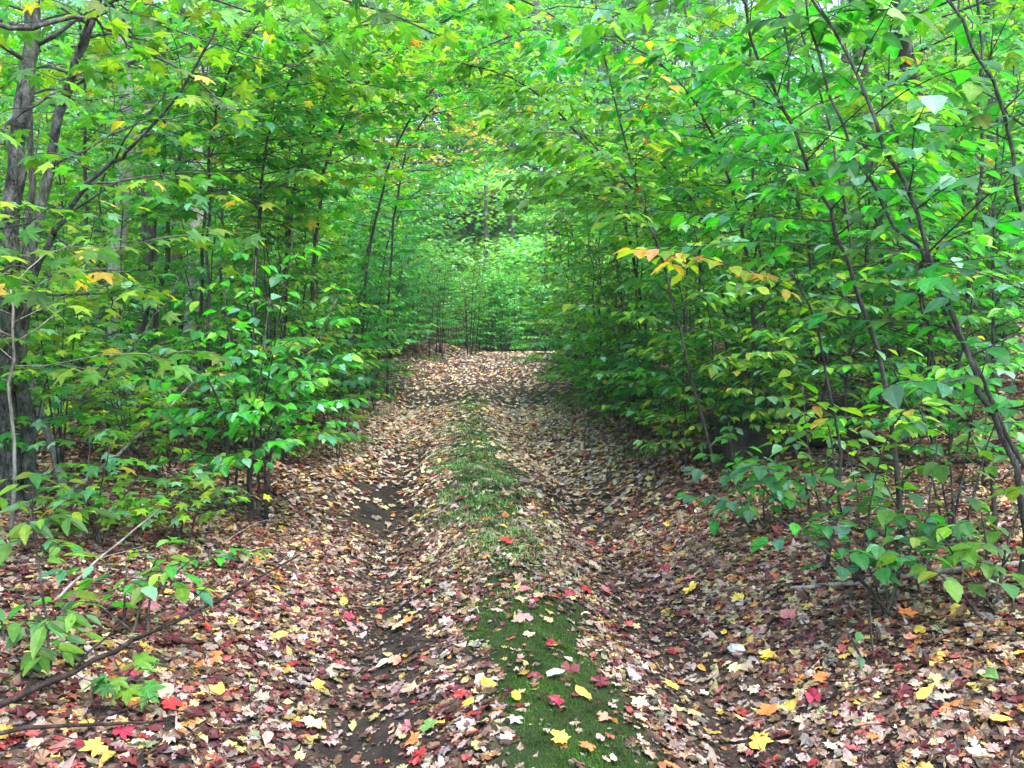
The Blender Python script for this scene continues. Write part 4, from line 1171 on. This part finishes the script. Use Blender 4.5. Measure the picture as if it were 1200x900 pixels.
# ================================================================== FALLEN LEAVES ONE CAN PICK OUT
FC = dict(red=(.42, .03, .035), crimson=(.36, .03, .07), maroon=(.13, .022, .03), orange=(.62, .20, .06), gold=(.60, .36, .05), yellow=(.66, .50, .08), cream=(.60, .55, .30),
          pink=(.46, .17, .19), rose=(.44, .24, .26), lavender=(.36, .31, .36), salmon=(.58, .26, .18), green=(.13, .27, .07), mint=(.50, .60, .48), white=(.62, .58, .50), tan=(.5, .38, .24))
FALLEN = [
    (593, 640, 'red', 'm', 1.2, 'bright red maple leaf on top of the grassy ridge'),
    (590, 622, 'yellow', 'o', .9, 'small yellow leaf on the grassy ridge above the red one'),
    (613, 696, 'pink', 'm', 1.0, 'dull pink leaf in the middle of the ridge where grass gives way to moss'),
    (614, 729, 'rose', 'm', 1.2, 'rose grey leaf curled at the upper end of the moss'),
    (572, 810, 'gold', 'o', 1.2, 'long golden leaf on the left edge of the moss'),
    (605, 822, 'gold', 'o', 1.1, 'curled golden brown leaf in the middle of the moss'),
    (653, 827, 'crimson', 'm', 1.0, 'crimson maple leaf alone on the moss'),
    (655, 872, 'yellow', 'm', 1.0, 'yellow star shaped maple leaf low on the moss'),
    (690, 882, 'orange', 'm', .9, 'orange maple leaf on the right edge of the moss'),
    (540, 821, 'red', 'm', 1.0, 'dark red leaf left of the moss beside a yellow one'),
    (547, 831, 'yellow', 'o', 1.0, 'yellow leaf left of the moss touching the dark red one'),
    (562, 800, 'white', 'o', .8, 'small whitish leaf on the left slope of the moss'),
    (668, 789, 'maroon', 'm', 1.1, 'maroon leaf across the crown of the moss'),
    (650, 795, 'white', 'o', 1.1, 'whitish leaf beside the maroon leaf on the moss'),
    (669, 701, 'crimson', 'm', 1.0, 'crimson leaf at the left side of the right rut'),
    (688, 697, 'red', 'm', 1.0, 'deep red leaf in the right rut beside the crimson one'),
    (710, 698, 'pink', 'm', 1.0, 'pink leaf in the right rut, right of the deep red one'),
    (780, 672, 'crimson', 'm', 1.1, 'crimson leaf standing up on the right side of the track'),
    (703, 806, 'maroon', 'm', 1.3, 'large maroon leaf just right of the moss'),
    (683, 818, 'yellow', 'o', 1.2, 'yellow leaf on the right edge of the moss beside the large maroon leaf'),
    (742, 797, 'lavender', 'o', 1.2, 'lavender grey leaf in the right rut below the crimson ones'),
    (748, 830, 'cream', 'm', 1.1, 'pale cream maple leaf in the right rut'),
    (787, 810, 'yellow', 'm', 1.0, 'yellow maple leaf between the right rut and the right bank'),
    (710, 848, 'salmon', 'm', .9, 'small salmon leaf right of the moss'),
    (500, 857, 'green', 'm', 1.0, 'green fallen maple leaf between the left rut and the moss'),
    (478, 732, 'orange', 'm', .9, 'orange leaf in the left wheel track'),
    (468, 739, 'cream', 'm', 1.1, 'cream leaf beside the orange one in the left wheel track'),
    (475, 861, 'pink', 'm', 1.2, 'pink leaf left of the green fallen leaf'),
    (410, 730, 'crimson', 'm', 1.0, 'magenta leaf in the mud of the left rut'),
    (403, 711, 'yellow', 'o', 1.1, 'yellow leaf in the left rut above the magenta one'),
    (490, 893, 'red', 'm', 1.2, 'red maple leaf at the bottom edge left of the moss'),
    (485, 877, 'orange', 'm', 1.1, 'orange brown leaf above the red one at the bottom edge'),
    (547, 858, 'lavender', 'm', 1.2, 'lavender leaf beside the lower left of the moss'),
    (450, 784, 'mint', 'o', 1.1, 'pale mint leaf in the left wheel track'),
    (463, 782, 'salmon', 'm', .9, 'salmon leaf touching the mint leaf in the left wheel track'),
    (923, 729, 'pink', 'm', 1.2, 'pink leaf at the foot of the right bank'),
    (898, 776, 'yellow', 'm', 1.0, 'yellow maple leaf right of the pale stone'),
    (862, 790, 'cream', 'm', 1.1, 'cream yellow leaf below the pale stone'),
    (898, 842, 'orange', 'm', 1.3, 'big orange maple leaf at the lower right beside a yellow one'),
    (922, 836, 'yellow', 'o', 1.4, 'broad yellow leaf beside the big orange maple leaf'),
    (953, 826, 'crimson', 'm', 1.2, 'crimson leaf above the broad yellow leaf'),
    (888, 877, 'yellow', 'm', 1.3, 'yellow maple leaf below the big orange one'),
    (962, 802, 'orange', 'm', 1.0, 'orange leaf above the crimson leaf on the right bank'),
    (1083, 822, 'yellow', 'o', 1.3, 'broad yellow leaf on the lower right bank beside an orange red one'),
    (1113, 839, 'orange', 'o', 1.2, 'orange red leaf on the lower right bank'),
    (1170, 852, 'yellow', 'o', .9, 'small yellow leaf near the lower right corner'),
    (1143, 890, 'mint', 'm', 1.1, 'mint green leaf at the bottom edge near the lower right corner'),
    (1062, 726, 'orange', 'm', 1.1, 'orange leaf beside the hobblebush stems on the right bank'),
    (1067, 756, 'salmon', 'm', 1.0, 'salmon leaf below the hobblebush stems'),
    (1077, 746, 'yellow', 'o', 1.1, 'yellow leaf between the orange and salmon leaves under the hobblebush'),
    (1097, 785, 'yellow', 'o', 1.0, 'yellow leaf on the right bank below the salmon one'),
    (1123, 722, 'yellow', 'm', 1.2, 'yellow maple leaf below the long pale stick'),
    (1157, 800, 'green', 'o', 1.2, 'green leaf fallen on the right bank'),
    (1057, 819, 'maroon', 'm', 1.2, 'maroon leaf beside the broad yellow leaf on the lower right bank'),
    (808, 695, 'yellow', 'm', 1.3, 'yellow maple leaf at the right edge of the track'),
    (808, 683, 'pink', 'm', 1.0, 'pink leaf just above the yellow one at the right track edge'),
    (865, 708, 'yellow', 'm', 1.1, 'yellow leaf on the slope right of the track edge'),
    (272, 735, 'yellow', 'm', 1.3, 'pale yellow maple leaf left of the left rut below the fallen dark branch'),
    (328, 752, 'yellow', 'o', 1.2, 'yellow leaf at the left lip of the left rut'),
    (353, 753, 'lavender', 'm', 1.2, 'lavender leaf at the edge of the left rut mud'),
    (253, 777, 'orange', 'm', 1.1, 'orange red leaf on the left bank standing on edge'),
    (372, 810, 'yellow', 'm', 1.0, 'yellow maple leaf in the dark mud of the left rut'),
    (367, 855, 'cream', 'm', 1.2, 'pale greenish cream leaf low in the left rut mud'),
    (323, 775, 'lavender', 'o', 1.0, 'lavender grey leaf left of the rut mud'),
    (202, 835, 'red', 'm', 1.2, 'red leaf on the lower left bank'),
    (202, 755, 'maroon', 'm', 1.2, 'maroon leaf beneath the fallen dark branch'),
    (152, 797, 'crimson', 'm', 1.1, 'crimson leaf beside the olive maple seedling'),
    (255, 818, 'yellow', 'o', 1.2, 'pale yellow leaf right of the red leaf on the lower left bank'),
    (115, 886, 'yellow', 'm', 1.4, 'large yellow maple leaf near the lower left corner'),
    (143, 867, 'crimson', 'm', 1.3, 'rosy crimson leaf above the large yellow leaf'),
    (395, 697, 'crimson', 'm', 1.0, 'crimson leaf above the left rut mud'),
    (177, 717, 'pink', 'm', 1.1, 'pink leaf on the left bank above the fallen dark branch'),
]
random.seed(61)
for px, py, colr, kind, s_, lab in FALLEN:
    g = PG(px, py)
    tm = random.choice(['dryA', 'dryB', 'dryC']) if kind == 'm' else random.choice(['dryD', 'dryE'])
    th = random.uniform(0, 6.28)
    # lies on the slope, a little tipped
    e = .03
    nrm = unit(np.array([-(G(g[0] + e, g[1]) - G(g[0] - e, g[1])) / (2 * e) + random.gauss(0, .16), -(G(g[0], g[1] + e) - G(g[0], g[1] - e)) / (2 * e) - random.uniform(.0, .35), 1.0], ))
    yd = np.array([math.cos(th), math.sin(th), 0]); yd = unit(yd - nrm * float(yd @ nrm))
    size = .082 * s_
    c = .85 * np.array([FC[colr]]) * random.uniform(.9, 1.1)
    V, t, C, U = leaves_geometry(tm, [-yd * size * .45], [yd], [nrm], [size], c, .035)
    o = link('fallen_leaf', make_mesh('fallen_leaf', V, [t], [M_DRY], C, U, smooth_=False))
    o.location = g + UP * (.034 if 'moss' not in lab else .026)
    tag(o, lab, 'leaf', 'bright fallen leaves one can pick out')


# ================================================================== HAZE ADDED TO LIFT THE FAR WOODS
def haze_box(x0, x1, y0, y1, z0, z1, density):
    V = np.array([(x, y, z) for z in (z0, z1) for y in (y0, y1) for x in (x0, x1)], float)
    q = np.array([(0, 2, 3, 1), (4, 5, 7, 6), (0, 1, 5, 4), (2, 6, 7, 3), (0, 4, 6, 2), (1, 3, 7, 5)])
    m, nt, n, l = new_mat('added_far_haze')
    v = n.new('ShaderNodeVolumePrincipled')
    v.inputs['Color'].default_value = (.80, .93, .88, 1); v.inputs['Density'].default_value = density; v.inputs['Anisotropy'].default_value = .2
    o = n.new('ShaderNodeOutputMaterial'); l.new(v.outputs[0], o.inputs['Volume'])
    tag(link('haze', make_mesh('haze', V, [q], [m], smooth_=False)), 'faint added haze that lightens the far trees', 'haze', kind='stuff')


haze_box(-230, 230, -80, 260, float(Z.min()) - 1.0, 48.0, .0014)  # thin volume added to pale and brighten the far foliage

# ================================================================== LIGHT, CAMERA
w = bpy.data.worlds.new('World'); sc.world = w; w.use_nodes = True
nt = w.node_tree; bg = nt.nodes['Background']
sky = nt.nodes.new('ShaderNodeTexSky'); sky.sky_type = 'NISHITA'; sky.sun_disc = False
SUN_EL, SUN_AZ = R(68), R(135)
sky.sun_elevation = SUN_EL; sky.sun_rotation = SUN_AZ
sky.air_density = 1.0; sky.dust_density = 3.0; sky.ozone_density = .6
nt.links.new(sky.outputs[0], bg.inputs[0]); bg.inputs[1].default_value = .15
ld = bpy.data.lights.new('sun', 'SUN'); ld.energy = 1.3; ld.angle = R(36); ld.color = (1, .96, .88)
lo = bpy.data.objects.new('sun', ld); COL.objects.link(lo)
# the sky's sun direction: azimuth measured from +Y towards +X
from mathutils import Vector
sd = Vector((math.sin(SUN_AZ) * math.cos(SUN_EL), math.cos(SUN_AZ) * math.cos(SUN_EL), math.sin(SUN_EL)))
lo.rotation_euler = sd.to_track_quat('Z', 'Y').to_euler()
lo.location = (0, 0, 30)

cd = bpy.data.cameras.new('camera'); cd.sensor_width = 36; cd.sensor_fit = 'HORIZONTAL'
cd.lens = 36 * F / 1200; cd.clip_start = .05; cd.clip_end = 600
co = bpy.data.objects.new('camera', cd); COL.objects.link(co)
co.location = CAM; co.rotation_euler = (math.pi / 2 - PITCH, 0, 0)
sc.camera = co

sc.view_settings.view_transform = 'Standard'; sc.view_settings.look = 'None'
sc.view_settings.gamma = 1; sc.view_settings.use_curve_mapping = False
sc.view_settings.exposure = 2.25
cy = sc.cycles
cy.use_denoising = True
cy.max_bounces = 8; cy.diffuse_bounces = 5; cy.glossy_bounces = 2; cy.transmission_bounces = 6; cy.transparent_max_bounces = 8
cy.caustics_reflective = False; cy.caustics_refractive = False
cy.sample_clamp_indirect = 6
cy.use_adaptive_sampling = True; cy.adaptive_threshold = .02
